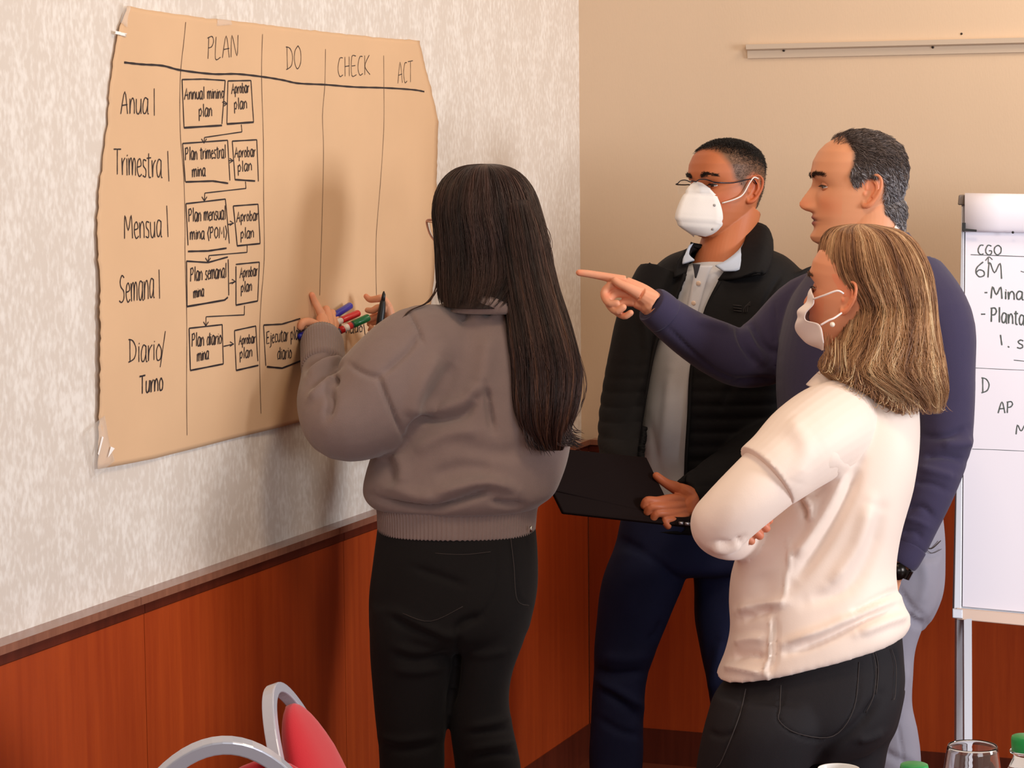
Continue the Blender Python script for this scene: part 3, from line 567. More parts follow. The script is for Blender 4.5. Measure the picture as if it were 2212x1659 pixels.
cuff((699, 800, 4.71), (695, 733, 4.825), .0445, .0430, 48, M_sw, s_o)
cuff((868, 755, 5.02), (848, 735, 5.035), .037, .032, 40, M_sw, s_o)
obj('knit_collar', union(loft([((1012, 628), (1086, 630), 4.652, .060), ((1002, 640), (1106, 642), 4.655, .078), ((985, 656), (1130, 658), 4.665, .088), ((960, 672), (1150, 674), 4.675, .090)], 44, 4), .004, 4), M_sw, s_o)
pel = loft([(1120, 818, 1153, 4.70, .108), (1150, 814, 1159, 4.70, .112), (1200, 807, 1163, 4.70, .120), (1270, 800, 1161, 4.70, .128), (1330, 797, 1150, 4.70, .130), (1365, 800, 1138, 4.70, .120), (1400, 830, 1100, 4.70, .08)], 48)
lg1 = loft([(1300, 800, 975, 4.69, .105), (1370, 798, 988, 4.69, .105), (1450, 803, 985, 4.69, .096), (1540, 810, 968, 4.69, .085), (1600, 816, 960, 4.69, .078), (1659, 820, 960, 4.69, .072), (1760, 826, 950, 4.70, .064), (1900, 832, 942, 4.71, .062), (2030, 838, 925, 4.71, .050), (2090, 838, 925, 4.71, .050)], 36)
lg2 = loft([(1300, 975, 1152, 4.70, .105), (1370, 982, 1136, 4.70, .105), (1450, 980, 1108, 4.70, .096), (1520, 972, 1100, 4.70, .086), (1590, 975, 1112, 4.70, .080), (1659, 983, 1126, 4.71, .074), (1760, 990, 1128, 4.72, .066), (1900, 1000, 1110, 4.73, .062), (2030, 1005, 1092, 4.74, .050), (2090, 1005, 1092, 4.74, .050)], 36)
je = union(join(pel, lg1, lg2), .0055, 7)
je = folds(je, [(-7, 9, [(985, 1362), (1000, 1345), (1040, 1330)]), (-6, 9, [(990, 1365), (985, 1450), (970, 1530)]), (5, 10, [(838, 1312), (900, 1345), (960, 1372), (990, 1368)]), (-5, 9, [(835, 1330), (900, 1362), (960, 1385)]), (4, 9, [(850, 1395), (900, 1408), (960, 1400)]), (-4, 8, [(850, 1412), (900, 1425), (965, 1410)]), (4, 9, [(850, 1445), (900, 1452), (970, 1440)]), (-4, 8, [(890, 1225), (950, 1245), (1005, 1265)]),
 (3, 8, [(1010, 1410), (1050, 1415), (1100, 1405)]), (-2, 3, [(1070, 1160), (1073, 1250), (1055, 1310), (1010, 1355)]), (-2.5, 3, [(1103, 1160), (1110, 1220), (1118, 1290), (1145, 1310)]), (4, 7, [(820, 1590), (870, 1600), (955, 1585)]), (-4, 7, [(820, 1610), (880, 1622), (958, 1605)]), (4, 7, [(1010, 1570), (1060, 1562), (1110, 1550)]), (-4, 6, [(1010, 1585), (1060, 1580), (1115, 1575)]), (4, 7, [(1010, 1620), (1060, 1610), (1120, 1605)]), (-5, 6, [(1020, 1640), (1070, 1630), (1120, 1630)])])
jo = obj('jeans', ripple(je, .0012, (10, 10, 14), 5), M_jeans, A)
M_st = mat('dark stitching', (66, 58, 56), .8); M_silver = mat('silver metal', (190, 186, 182), .25, metal=1)
def stitch(pts, d, m, par, name='stitching', r=.0006, vf=None):
    """a thread laid on the cloth along a traced line: dropped on the nearest cloth in sight"""
    v = vf[0]; x, y, z = proj(v); q = []
    for px, py in cr(pts, 5):
        k = np.where((x-px)**2+(y-py)**2 < 64)[0]
        if len(k): q.append(P(px, py, z[k].min()-.0008+.0012))
    if len(q) > 2: obj(name, tube3(q, r, 5), m, par)
for pts in ([(1103, 1162), (1110, 1220), (1117, 1295), (1143, 1308)], [(940, 1195), (1000, 1198), (1060, 1192)], [(870, 1325), (930, 1342), (1000, 1310)]): stitch(pts, 4.6, M_st, jo, vf=je)
obj('belt_loop', box(P(1147, 1143, 4.62), (.0022, .002, .006), (RH, FH, (0, 0, 1))), M_silver, jo)
Ha = Head(1044, 488, 4.72, 118, 12, 0, .90)
neckA = tube([(1060, 520, 4.72, .052), (1058, 580, 4.715, .050), (1050, 640, 4.705, .058), (1050, 680, 4.70, .075)], 20)
hdA = head_mesh(True, .9, neckA, Ha)
wl_ = lambda x, o=0: wall_d(x)-o
W1 = lambda x, y, o, r: (x, y, wl_(x, .022+o*.8), r)
hA1 = hand([[W1(674, 637, .012, .0062), W1(681, 653, .022, .0072), W1(689, 668, .040, .0082), W1(695, 680, .052, .0095)],
            [W1(716, 690, .010, .0070), W1(708, 678, .016, .0078), W1(705, 668, .034, .0085), W1(708, 680, .050, .0095)],
            [W1(728, 698, .012, .0070), W1(722, 688, .016, .0078), W1(717, 676, .036, .0085), W1(716, 688, .052, .0092)],
            [W1(734, 708, .016, .0062), W1(730, 700, .020, .0070), W1(726, 688, .038, .0075), W1(722, 698, .054, .0085)],
            [W1(650, 706, .018, .0074), W1(655, 697, .030, .0085), W1(668, 696, .046, .0095), W1(685, 706, .060, .012)]],
           [[W1(694, 730, .085, .022), W1(697, 700, .066, .016), W1(694, 682, .052, .011)], [W1(700, 730, .085, .022), W1(706, 700, .062, .016), W1(708, 680, .050, .011)], [W1(705, 730, .085, .020), W1(714, 702, .062, .015), W1(717, 686, .052, .0105)], [W1(705, 735, .085, .018), W1(718, 706, .062, .013), W1(723, 696, .054, .010)], [W1(690, 730, .085, .018), W1(680, 708, .062, .014)]])
W2 = lambda x, y, o, r: (x, y, 5.02-o, r)
hA2 = hand([[W2(791, 640, .00, .0058), W2(799, 647, .00, .0068), W2(812, 646, .005, .0075), W2(826, 645, .008, .0085), W2(838, 662, .01, .0098)],
            [W2(794, 670, .01, .0062), W2(805, 671, .012, .0072), W2(817, 665, .012, .0080), W2(834, 668, .012, .0095)],
            [W2(786, 692, -.012, .0062), W2(800, 688, -.010, .0074), W2(820, 682, -.002, .0085), W2(838, 690, .004, .0095)],
            [W2(798, 700, -.020, .0060), W2(808, 696, -.018, .0070), W2(826, 694, -.008, .0078), W2(840, 704, .0, .009)],
            [W2(808, 722, .012, .0070), W2(800, 708, .010, .0078), W2(815, 722, .012, .0088), W2(838, 732, .01, .012)]],
           [[W2(852, 742, 0, .021), W2(846, 700, .006, .014), W2(838, 662, .01, .010)], [W2(852, 742, 0, .021), W2(846, 706, .003, .014), W2(836, 674, .008, .010)], [W2(852, 742, 0, .020), W2(846, 715, -.004, .014), W2(840, 700, -.002, .010)]])
skA = (224, 160, 124)
trunkA = loft([(660, 1000, 1100, 4.70, .05), (760, 940, 1180, 4.70, .08), (1000, 900, 1150, 4.70, .08), (1300, 880, 1120, 4.70, .08)], 20)
fA = tube([(960, 780, 4.67, .045), (740, 890, 4.61, .04), (700, 800, 4.72, .030), (695, 725, 4.83, .024)], 14)
fB = tube([(1140, 790, 4.75, .045), (1090, 870, 4.93, .036), (940, 810, 5.0, .028), (852, 744, 5.03, .023)], 14)
body(A, [hdA, hA1, hA2, trunkA, fA, fB], [skin_cols(Ha, hdA[0], skA, (170, 90, 80)), handcol(hA1, skA, [(674, 637)]), handcol(hA2, skA, [(790, 640)]), flatcol(trunkA, skA), flatcol(fA, skA), flatcol(fB, skA)])
eyes(Ha, A, M_skin, skA)
# hair
hs1 = HairSheet([(354, 1040, 1062, 4.735, .006), (357, 1012, 1082, 4.735, .036), (366, 985, 1108, 4.735, .066), (385, 962, 1132, 4.73, .085), (415, 945, 1152, 4.73, .103), (455, 937, 1166, 4.725, .112), (500, 941, 1178, 4.715, .110), (550, 944, 1185, 4.705, .103), (600, 946, 1180, 4.69, .098), (640, 950, 1150, 4.665, .088), (662, 955, 1120, 4.650, .080)])
hs2 = HairSheet([(430, 1075, 1150, 4.70, .075), (500, 1070, 1176, 4.68, .080), (560, 1078, 1188, 4.665, .078), (620, 1086, 1203, 4.645, .074), (680, 1094, 1222, 4.625, .072), (740, 1102, 1240, 4.605, .070), (800, 1108, 1252, 4.595, .066), (860, 1112, 1248, 4.585, .058), (905, 1120, 1236, 4.58, .046), (940, 1140, 1222, 4.578, .032), (972, 1165, 1212, 4.576, .014)])
hc = [(34, 22, 20), (42, 27, 24), (52, 33, 28), (62, 40, 34), (84, 58, 50)]
hair = thing  # keep name free
c1 = hs1.core(-.004); c2 = hs2.core(-.006); core = join(c1, c2)
hr_o = obj('hair', core, M_hairc, A, cols=flatcol(core, (36, 23, 20)))
s1, k1 = hs1.strands(4200, hc, t0=(0, .05), t1=(.78, .99), off=(-.004, .003), drift=.16, seed=1, clump=5, rad=(.0004, .0008), seg=22)
s2, k2 = hs2.strands(4200, hc+[(104, 68, 46)], t0=(0, .25), t1=(.70, 1.08), off=(-.006, .004), drift=.30, wave=.04, seed=2, clump=6, rad=(.0004, .0008), seg=24, tipc=1)
fl = []
def loose(pts, r=.0007): return cr([P(*p) for p in pts], 8)
for pts in ([(1170, 480, 4.66), (1190, 540, 4.65), (1196, 590, 4.64), (1215, 660, 4.62), (1250, 760, 4.6), (1265, 830, 4.59), (1255, 880, 4.59), (1240, 910, 4.59)], [(1200, 640, 4.63), (1240, 730, 4.61), (1256, 790, 4.6), (1262, 850, 4.6), (1248, 900, 4.59)], [(944, 590, 4.68), (942, 625, 4.66), (920, 655, 4.63), (885, 672, 4.61), (862, 700, 4.59)], [(946, 600, 4.67), (940, 630, 4.65), (925, 652, 4.63), (890, 668, 4.61)], [(1100, 620, 4.60), (1108, 700, 4.575), (1118, 800, 4.565), (1125, 900, 4.56)], [(1165, 470, 4.68), (1184, 500, 4.67), (1192, 530, 4.66), (1185, 560, 4.66)]):
    for j in range(3 if len(pts) < 5 or pts[0][0] > 1000 else 9):
        q = cr([P(a+random.uniform(-3, 3), b, c+random.uniform(-.004, .004)) for a, b, c in pts], 8); fl.append(q[np.linspace(0, len(q)-1, 30).astype(int)])
s3, k3 = fibres(fl, .0006, np.tile(lin((64, 40, 32)), (len(fl), 1)))
flick = []                                # upturned tips at the lower right
for j in range(240):
    x0 = 1130+random.random()*105; y0 = 900+random.random()*40; L = 1 if x0 > 1190 else .35
    q = cr([P(x0-4, y0-40, 4.56), P(x0, y0, 4.555), P(x0+8*L, y0+22, 4.555), P(x0+25*L+random.uniform(-4, 10), y0+30+random.uniform(-6, 10)+(1-L)*12, 4.558)], 7); flick.append(q)
s4, k4 = fibres(flick, .0008, np.array([lin(random.choice(hc)) for _ in flick]))
st = join(s1, s2, s3, s4); obj('hair_strands', st, M_hair, hr_o, cols=np.vstack([k1, k2, k3, k4]))['kind'] = 'stuff'
M_gl = mat('pink translucent plastic', (205, 150, 130), .2, coat=.4); M_lens = mat('clear lens', (255, 255, 255), .02, trans=1, ior=1.02)
ga = obj('eyeglasses', join(*[tube3(cr([P(*p) for p in [(946, 480, 4.80), (934, 475, 4.815), (922, 477, 4.82), (924, 492, 4.82), (930, 508, 4.818), (940, 521, 4.81), (947, 524, 4.80)]], 5), .0022, 8), tube3([P(922, 478, 4.82), P(940, 481, 4.76), P(975, 488, 4.66)], [.0022, .0018, .0014], 8)]), M_gl, A)
obj('lens', sheet([[(925, 481, 4.819), (946, 482, 4.802)], [(927, 497, 4.818), (948, 497, 4.80)], [(933, 512, 4.815), (949, 520, 4.80)]], .0012, 4), M_lens, ga)
# markers
def pen(name, p, q, r, mb, mc, label, capfrac=.36, at_start=True):
    a, b = P(*p), P(*q); t = thing(name, a, label, 'marker', None); u = b-a; L = np.linalg.norm(u); u /= L
    obj('barrel', tube3([a+u*L*capfrac*.9, a+u*L*.97, a+u*L], [r*.86, r*.86, r*.6], 20), mb, t)
    obj('cap', tube3([a, a+u*.0015, a+u*.004, a+u*L*capfrac*.95, a+u*L*capfrac], [r*.55, r*.9, r, r*.97, r*.9], 20), mc, t)
    return t, a, u, L
M_blue = mat('blue plastic', (28, 34, 150), .35, coat=.3); M_red = mat('red plastic', (196, 28, 30), .35, coat=.3); M_green = mat('green plastic', (14, 104, 52), .35, coat=.3)
M_blk = mat('black plastic', (26, 24, 26), .4); M_grey = mat('dark grey barrel', (70, 62, 72), .4); M_white = mat('white plastic', (232, 222, 216), .4)
pen('marker_pen', (757, 660, 5.00), (646, 728, wl_(646, .028)), .0078, M_blue, M_blue, 'blue marker pen, topmost of three held in the left hand')
t, a, u, L = pen('marker_pen', (775, 676, 4.975), (668, 722, wl_(668, .022)), .0075, M_white, M_red, 'red marker pen between the blue and green ones')
t, a, u, L = pen('marker_pen', (797, 685, 4.955), (690, 735, wl_(690, .04)), .0082, M_grey, M_green, 'green capped marker pen with red and white label, lowest in the hand', .33)
obj('label_band', tube3([a+u*L*.36, a+u*L*.60], .0075, 20), M_red, t); obj('label_band', tube3([a+u*L*.43, a+u*L*.52], .0077, 20), M_white, t)
t = thing('marker_pen', P(815, 745, 5.0), 'thick black marker pen held upright in the right hand', 'marker')
q = [P(*p) for p in [(815, 746, 4.985), (817, 735, 4.986), (822, 690, 4.99), (825, 668, 4.992), (827, 650, 4.994)]]
obj('barrel', tube3(q, [.0085, .0088, .0082, .0075, .0055], 20, n=3), M_blk, t); obj('nib_holder', tube3([P(827, 652, 4.994), P(829, 636, 4.996), P(829, 629, 4.996)], [.0045, .0038, .0012], 14), M_blk, t)
# ================================================================ B: masked man with laptop
Bm = thing('person', [*P(1500, 1600, 5.42)[:2], 0], 'person with buzz cut, rimless glasses, white mask and black jacket, holding a laptop', 'person')
M_jk = mat('black quilted nylon', (20, 18, 20), .7, spec=.2, bump=(60, .4, 3), bdist=.002)
M_polo = mat('pale grey pique', (204, 202, 206), .85, bump=(1100, .4, 2), bdist=.0006, var=(18, .03)); M_collar = mat('light blue collar knit', (186, 196, 214), .8, bump=(900, .3), bdist=.0006)
M_bj = mat('navy denim', (28, 34, 66), .8, bump=(800, .4), bdist=.0007, var=(14, .12), spec=.25)
rowsB = [(532, 1500, 1650, 5.44, .060), (540, 1478, 1668, 5.44, .075), (555, 1440, 1700, 5.43, .095), (590, 1405, 1735, 5.42, .110), (650, 1388, 1765, 5.41, .122), (760, 1382, 1775, 5.40, .130), (900, 1372, 1760, 5.40, .132), (1020, 1362, 1745, 5.40, .132), (1125, 1350, 1735, 5.40, .130), (1138, 1352, 1732, 5.40, .126)]
inner = [(562, 1506, 1606, 5.42, .075), (575, 1480, 1640, 5.42, .088)]+[(r[0], r[1]+14, r[2]-14, r[3], r[4]-.013) for r in rowsB[3:]]
polo = union(loft(inner, 44), .006, 5); polo = folds(polo, [(-3, 8, [(1490, 600), (1470, 640), (1455, 700)]), (4, 12, [(1450, 800), (1440, 900), (1430, 1000)]), (-3, 10, [(1400, 900), (1420, 1000), (1440, 1060)]), (-2, 3, [(1512, 600), (1504, 640), (1498, 680)])])
po = obj('polo_shirt', polo, M_polo, Bm)
strip = [(1500, 480), (1480, 590), (1455, 655), (1418, 738), (1395, 850), (1378, 970), (1368, 1150), (1480, 1150), (1482, 1000), (1488, 900), (1494, 795), (1512, 720), (1525, 665), (1550, 610), (1605, 580), (1652, 480)]
jt = loft(rowsB, 48)
jr = tube([(1440, 610, 5.40, .075), (1400, 680, 5.37, .068), (1372, 780, 5.34, .062), (1352, 880, 5.31, .058), (1345, 960, 5.24, .054), (1352, 1010, 5.15, .044), (1365, 1030, 5.10, .036)], 22)
jl = tube([(1690, 610, 5.43, .085), (1735, 700, 5.42, .078), (1745, 820, 5.38, .070), (1700, 930, 5.33, .066), (1610, 1000, 5.24, .058), (1530, 1050, 5.15, .050), (1482, 1076, 5.10, .041)], 22)
jk = union(join(jt, jr, jl), .0055, 6)
v, f = jk; x, y, d = proj(v)
N = normals(jk); seam = .0032*(np.abs(np.sin(v[:, 2]*math.pi/.030))**.6-.6)*np.clip((1.20-v[:, 2])/.12, 0, 1); v = v+N*seam[:, None]
N = normals((v, f)); x, y, d = proj(v); cut = inpoly(x, y, strip) & (N @ FX < .15) & (d < 5.40)
hand_zone = cut
keep = [q for q in f if not all(cut[i] for i in q)]
used = np.zeros(len(v), bool); used[[i for q in keep for i in q]] = True; used &= cut
for i in np.where(used)[0]:                # bring the cut edge onto a clean line
    bd = 1e9
    for a, b in zip(strip, strip[1:]):
        a = np.array(a, float); b = np.array(b, float); t = np.clip(np.dot((x[i], y[i])-a, b-a)/np.dot(b-a, b-a), 0, 1); p = a+(b-a)*t; dd = np.hypot(*(p-(x[i], y[i])))
        if dd < bd: bd = dd; bp = p
    v[i] = P(bp[0], bp[1], d[i])
jk = folds((v, keep), [(-5, 9, [(1640, 760), (1600, 800), (1560, 880)]), (5, 12, [(1380, 640), (1400, 760), (1370, 880)]), (-4, 5, [(1690, 590), (1650, 660), (1640, 740)])])
jo = obj('jacket', jk, M_jk, Bm); so = jo.modifiers.new('cloth_thickness', 'SOLIDIFY'); so.thickness = .006; so.offset = -1
# zip edges of the jacket opening
obj('zip_edge', tube3([P(a, b, c) for a, b, c in [(1480, 592, 5.305), (1455, 655, 5.295), (1418, 738, 5.285), (1395, 850, 5.275), (1378, 970, 5.27), (1370, 1120, 5.27)]], .0042, 10, n=4), M_jk, jo)
obj('zip_edge', tube3([P(a, b, c) for a, b, c in [(1555, 608, 5.305), (1527, 665, 5.295), (1512, 720, 5.285), (1494, 795, 5.28), (1488, 900, 5.275), (1482, 1000, 5.27), (1480, 1120, 5.27)]], .0042, 10, n=4), M_jk, jo)
obj('jacket_collar', sheet([[(1618, 478, 5.44), (1655, 490, 5.40), (1668, 520, 5.37)], [(1610, 520, 5.37), (1648, 530, 5.335), (1668, 555, 5.325)], [(1590, 555, 5.335), (1630, 572, 5.300), (1655, 590, 5.295)], [(1552, 606, 5.315), (1590, 602, 5.29), (1636, 590, 5.288)]], .007), M_jk, jo)
obj('jacket_collar', sheet([[(1500, 528, 5.40), (1482, 540, 5.36)], [(1490, 555, 5.35), (1462, 566, 5.33)], [(1482, 590, 5.31), (1455, 600, 5.30)]], .006), M_jk, jo)
obj('shirt_collar', sheet([[(1622, 492, 5.43), (1640, 505, 5.385)], [(1600, 535, 5.35), (1625, 560, 5.325)], [(1570, 562, 5.315), (1598, 583, 5.302)], [(1545, 574, 5.305), (1563, 586, 5.298)]], .004), M_collar, po)
obj('shirt_collar', sheet([[(1497, 525, 5.40), (1490, 530, 5.37)], [(1488, 548, 5.34), (1477, 556, 5.33)], [(1500, 562, 5.315), (1474, 570, 5.31)]], .004), M_collar, po)
obj('placket', sheet([[(1505, 574, 5.302), (1540, 574, 5.300)], [(1498, 600, 5.298), (1527, 603, 5.296)], [(1490, 640, 5.294), (1515, 645, 5.290)], [(1480, 690, 5.290), (1502, 692, 5.287)]], .003), M_polo, po)
obj('collar_shade', sheet([[(1496, 570, 5.300), (1513, 571, 5.298)], [(1499, 585, 5.298), (1509, 585, 5.296)], [(1501, 600, 5.296), (1504, 600, 5.295)]], .002), mat('shade inside collar', (52, 50, 56), .9), po)  # dark sheet painted in for the shade inside the open collar
for bx, by in ((1509, 612), (1498, 655)): obj('button', ball(P(bx, by, 5.289), (.0055, .002, .0055), 8), mat('pearl button', (226, 200, 180), .2), po)
M_logo = mat('grey logo thread', (46, 42, 44), .7)
lg = []
for j in range(3): lg.append(tube3([P(1583+j*1.0, 659+j*6, 5.284), P(1602, 661+j*6, 5.284)], .0012, 6)); lg.append(tube3(cr([P(1606+j*4, 675, 5.284), P(1607+j*4, 664-j*2.5+4, 5.284), P(1612+j*3, 660-j*3, 5.284), P(1621, 659-j*3.5, 5.284)], 4), .0010, 6))
obj('chest_logo', join(*lg), M_logo, jo)['kind'] = 'stuff'
pb = loft([(1110, 1345, 1700, 5.40, .118), (1170, 1330, 1700, 5.40, .125), (1215, 1320, 1700, 5.40, .12), (1235, 1345, 1670, 5.40, .08)], 40)
l1 = loft([(1180, 1330, 1490, 5.39, .10), (1250, 1302, 1480, 5.38, .10), (1340, 1290, 1444, 5.37, .090), (1400, 1284, 1418, 5.36, .080), (1450, 1281, 1400, 5.36, .074), (1500, 1278, 1393, 5.36, .070), (1580, 1275, 1390, 5.36, .068), (1659, 1272, 1386, 5.37, .066), (1780, 1280, 1378, 5.38, .060), (1870, 1285, 1370, 5.38, .056), (1905, 1285, 1370, 5.38, .054)], 32)
l2 = loft([(1180, 1490, 1700, 5.42, .10), (1250, 1496, 1690, 5.42, .10), (1340, 1502, 1680, 5.42, .092), (1410, 1515, 1670, 5.42, .082), (1490, 1530, 1665, 5.42, .075), (1580, 1540, 1662, 5.42, .070), (1659, 1548, 1660, 5.43, .066), (1780, 1555, 1655, 5.44, .060), (1870, 1560, 1645, 5.45, .056), (1895, 1560, 1645, 5.45, .054)], 32)
jb = folds(union(join(pb, l1, l2), .006, 6), [(-7, 9, [(1285, 1445), (1330, 1458), (1395, 1450)]), (6, 9, [(1290, 1470), (1340, 1495), (1392, 1530)]), (-6, 9, [(1300, 1490), (1345, 1520), (1390, 1560)]), (5, 12, [(1300, 1420), (1350, 1425), (1405, 1415)]), (-5, 9, [(1430, 1340), (1420, 1370), (1400, 1380)]), (6, 12, [(1560, 1380), (1545, 1440), (1535, 1500)]), (-5, 9, [(1330, 1160), (1400, 1200), (1470, 1260)]), (-4, 8, [(1290, 1550), (1340, 1580), (1385, 1590)])])
obj('jeans', ripple(jb, .0022, (9, 9, 12), 8), M_bj, Bm)
Hb = Head(1563, 409, 5.42, 53, -4, 2, .975)
neckB = tube([(1590, 450, 5.44, .058), (1577, 500, 5.43, .058), (1565, 555, 5.42, .064), (1560, 600, 5.42, .08)], 48)
hdB = head_mesh(True, 1.0, neckB, Hb)
skB = (190, 112, 72)
hpB = [(.045, .14), (.058, .082), (.050, .064), (.038, .045), (.030, .022), (.010, .008), (.002, -.012), (-.006, -.004), (-.006, .025), (-.02, .036), (-.045, .03), (-.052, .0), (-.052, -.035), (-.075, -.060), (-.14, -.075), (-.14, .14)]
hB = hand([[(1418, 1028, 5.020, .0085), (1428, 1036, 5.025, .0095), (1441, 1045, 5.035, .0105), (1460, 1054, 5.05, .014)],
           [(1391, 1092, 4.985, .0082), (1398, 1081, 4.982, .0088), (1420, 1082, 4.992, .0095), (1447, 1078, 5.02, .0108), (1468, 1080, 5.05, .013)],
           [(1398, 1106, 4.985, .0082), (1407, 1095, 4.980, .0090), (1430, 1095, 4.99, .0098), (1455, 1094, 5.02, .0108), (1472, 1092, 5.05, .013)],
           [(1411, 1120, 4.987, .0080), (1420, 1109, 4.983, .0088), (1440, 1109, 4.995, .0095), (1460, 1108, 5.02, .0105), (1475, 1104, 5.05, .013)],
           [(1443, 1136, 4.992, .0076), (1436, 1124, 4.990, .0082), (1452, 1123, 5.0, .0090), (1468, 1120, 5.02, .010), (1478, 1114, 5.05, .012)]],
          [[(1488, 1074, 5.09, .026), (1475, 1076, 5.065, .020), (1466, 1080, 5.05, .0135)], [(1488, 1074, 5.09, .026), (1478, 1090, 5.06, .021), (1471, 1093, 5.05, .013)], [(1488, 1078, 5.09, .025), (1480, 1100, 5.06, .020), (1474, 1105, 5.05, .0125)], [(1488, 1074, 5.09, .024), (1472, 1062, 5.06, .018), (1460, 1054, 5.05, .013)]], .0017)
trB = loft([(560, 1520, 1610, 5.43, .06), (640, 1470, 1690, 5.42, .08), (900, 1450, 1690, 5.40, .09), (1150, 1430, 1680, 5.40, .09)], 20); faB = tube([(1700, 640, 5.43, .05), (1735, 830, 5.38, .045), (1690, 930, 5.33, .04), (1540, 1048, 5.16, .032), (1486, 1076, 5.09, .026)], 14)
haB2 = hand([[(1300+8*i, 1085-3*i, 5.13, .008), (1308+8*i, 1070-3*i, 5.14, .009), (1325+7*i, 1050-2*i, 5.13, .010)] for i in range(4)]+[[(1368, 1070, 5.13, .009), (1372, 1055, 5.12, .010), (1365, 1040, 5.11, .012)]], [[(1365, 1028, 5.10, .026), (1350, 1045, 5.12, .022), (1335, 1050, 5.13, .018)], [(1365, 1028, 5.10, .024), (1355, 1048, 5.12, .018)]], .0026)
body(Bm, [hdB, hB, haB2, trB, faB], [skin_cols(Hb, hdB[0], skB, (150, 80, 66), hpB, (116, 82, 60), .014), handcol(hB, (196, 112, 74)), handcol(haB2, (196, 112, 74)), flatcol(trB, skB), flatcol(faB, skB)])
eyes(Hb, Bm, M_skin, skB, look=(1, .1, -.3), close=.5)
def inp(poly): return lambda q: inpoly(q[:, 0], q[:, 2], poly)
bz, bk = surface_hair(Hb, hdB, lambda q: inpoly(q[:, 0], q[:, 2], [(.05, .14), (.062, .086), (.040, .078), (.01, .060), (-.03, .050), (-.08, .030), (-.14, .00), (-.14, .14)])*np.clip((q[:, 2]-.052+q[:, 0]*-.25)/.05, .02, 1)**2, 24000, .0045, lambda q: np.stack([-.3+0*q[:, 0], 0*q[:, 0], -.6+0*q[:, 0]], 1), [(24, 18, 18), (32, 24, 22), (18, 14, 14)], .00042, .9, 3, .3)
b2, bk2 = surface_hair(Hb, hdB, inp([(.044, .075), (.034, .045), (.026, .022), (.008, .006), (.002, .03), (-.045, .036), (-.052, .0), (-.056, -.035), (-.08, -.055), (-.14, -.07), (-.14, .05), (-.085, .055), (-.03, .078), (.02, .086), (.050, .090)]), 13000, .0022, lambda q: np.stack([-.5+0*q[:, 0], 0*q[:, 0], -.7+0*q[:, 0]], 1), [(56, 42, 38), (76, 58, 50)], .00022, .8, 3, .4, seed=4)
obj('hair', join(bz, b2), M_hair, Bm, cols=np.vstack([bk, bk2]))['kind'] = 'stuff'
def brow(H, vf, n, cols, zc=.0265, L=.0065, rad=.00035):
    return surface_hair(H, vf, lambda q: (q[:, 0] > .03) & (np.abs(q[:, 1]) > .014) & (np.abs(q[:, 1]) < .050) & (np.abs(q[:, 2]-(zc+.0035-((np.abs(q[:, 1])-.034)/.02)**2*.0045)) < .0032-.0016*(np.abs(q[:, 1])-.02)/.03), n, L, lambda q: np.stack([0*q[:, 0]-.3, np.sign(q[:, 1]), .15+0*q[:, 0]], 1), cols, rad, .35, 4, .2, 9)
bb, bc = brow(Hb, hdB, 700, [(30, 20, 18), (40, 28, 24)]); obj('eyebrows', bb, M_hair, Bm, cols=bc)['kind'] = 'stuff'
# folded respirator mask
M_mask = mat('white mask fabric', (236, 230, 226), .85, bump=(700, .3, 2), bdist=.0006, sheen=.1)
def mask_b(H):
    zs = [.014, .000, -.020, -.044, -.068, -.088, -.102, -.109]; ridge = [.089, .108, .124, .138, .146, .138, .108, .086]; g = []
    half = [.014, .036, .049, .056, .058, .052, .038, .020]; EX = [.080, .074, .062, .055, .052, .054, .062, .070]
    for z, rx, hw in zip(zs, ridge, half):
        row = []
        for t in np.linspace(-1, 1, 15):
            y = t*hw; bx = front_x(np.array([abs(y)*1.0]), np.array([max(z, -.110)]))[0] if abs(t) > .6 else 0
            ex = EX[zs.index(z)]; k = abs(t)**1.15
            row.append([rx*(1-k)+ex*k, y, z-.004*abs(t)])
        g.append(row)
    g = np.array(g); g = np.array([cr(g[:, j], 4) for j in range(g.shape[1])]).transpose(1, 0, 2)
    n = g.shape[0]; uu = np.linspace(0, 1, n)[:, None]
    g[:, :, 0] += -.004*np.exp(-((uu-.25)/.022)**2)-.006*np.exp(-((uu-.66)/.020)**2)+.003*np.exp(-((uu-.62)/.02)**2)
    return g
gm = mask_b(Hb); mb = obj('face_mask', solid(Hb.w(gm.reshape(-1, 3)).reshape(gm.shape), .0014), M_mask, Bm)
def pa(H, *p): return H.w(np.array(p, float))
e1 = [(.055, .0565, -.036), (.030, .073, -.026), (.010, .078, -.014), (-.006, .081, .012), (-.018, .083, .026), (-.032, .082, .024)]
e2 = [(.032, .060, -.090), (.005, .066, -.072), (-.025, .076, -.045), (-.040, .080, -.030)]
for e in (e1,): obj('ear_loop', tube3(pa(Hb, *e), .0016, 8, n=4), M_mask, mb)
for sd in (-1,): obj('ear_loop', tube3(pa(Hb, *[(a, -b, c) for a, b, c in e1]), .0016, 8, n=4), M_mask, mb)
M_print = mat('grey print', (168, 164, 164), .8)
for uu, vv in ((.42, 13), (.78, 13)):
    i = int(uu*(gm.shape[0]-1)); c = Hb.w(gm[i, vv]); obj('stamp', ball(c, .0035, 6), M_print, mb)
M_gf = mat('dark grey wire frame', (40, 40, 52), .3, metal=.7); M_lens2 = mat('thin glass lens', (250, 252, 255), .03, trans=1, ior=1.03)
gz = .006; gl = []
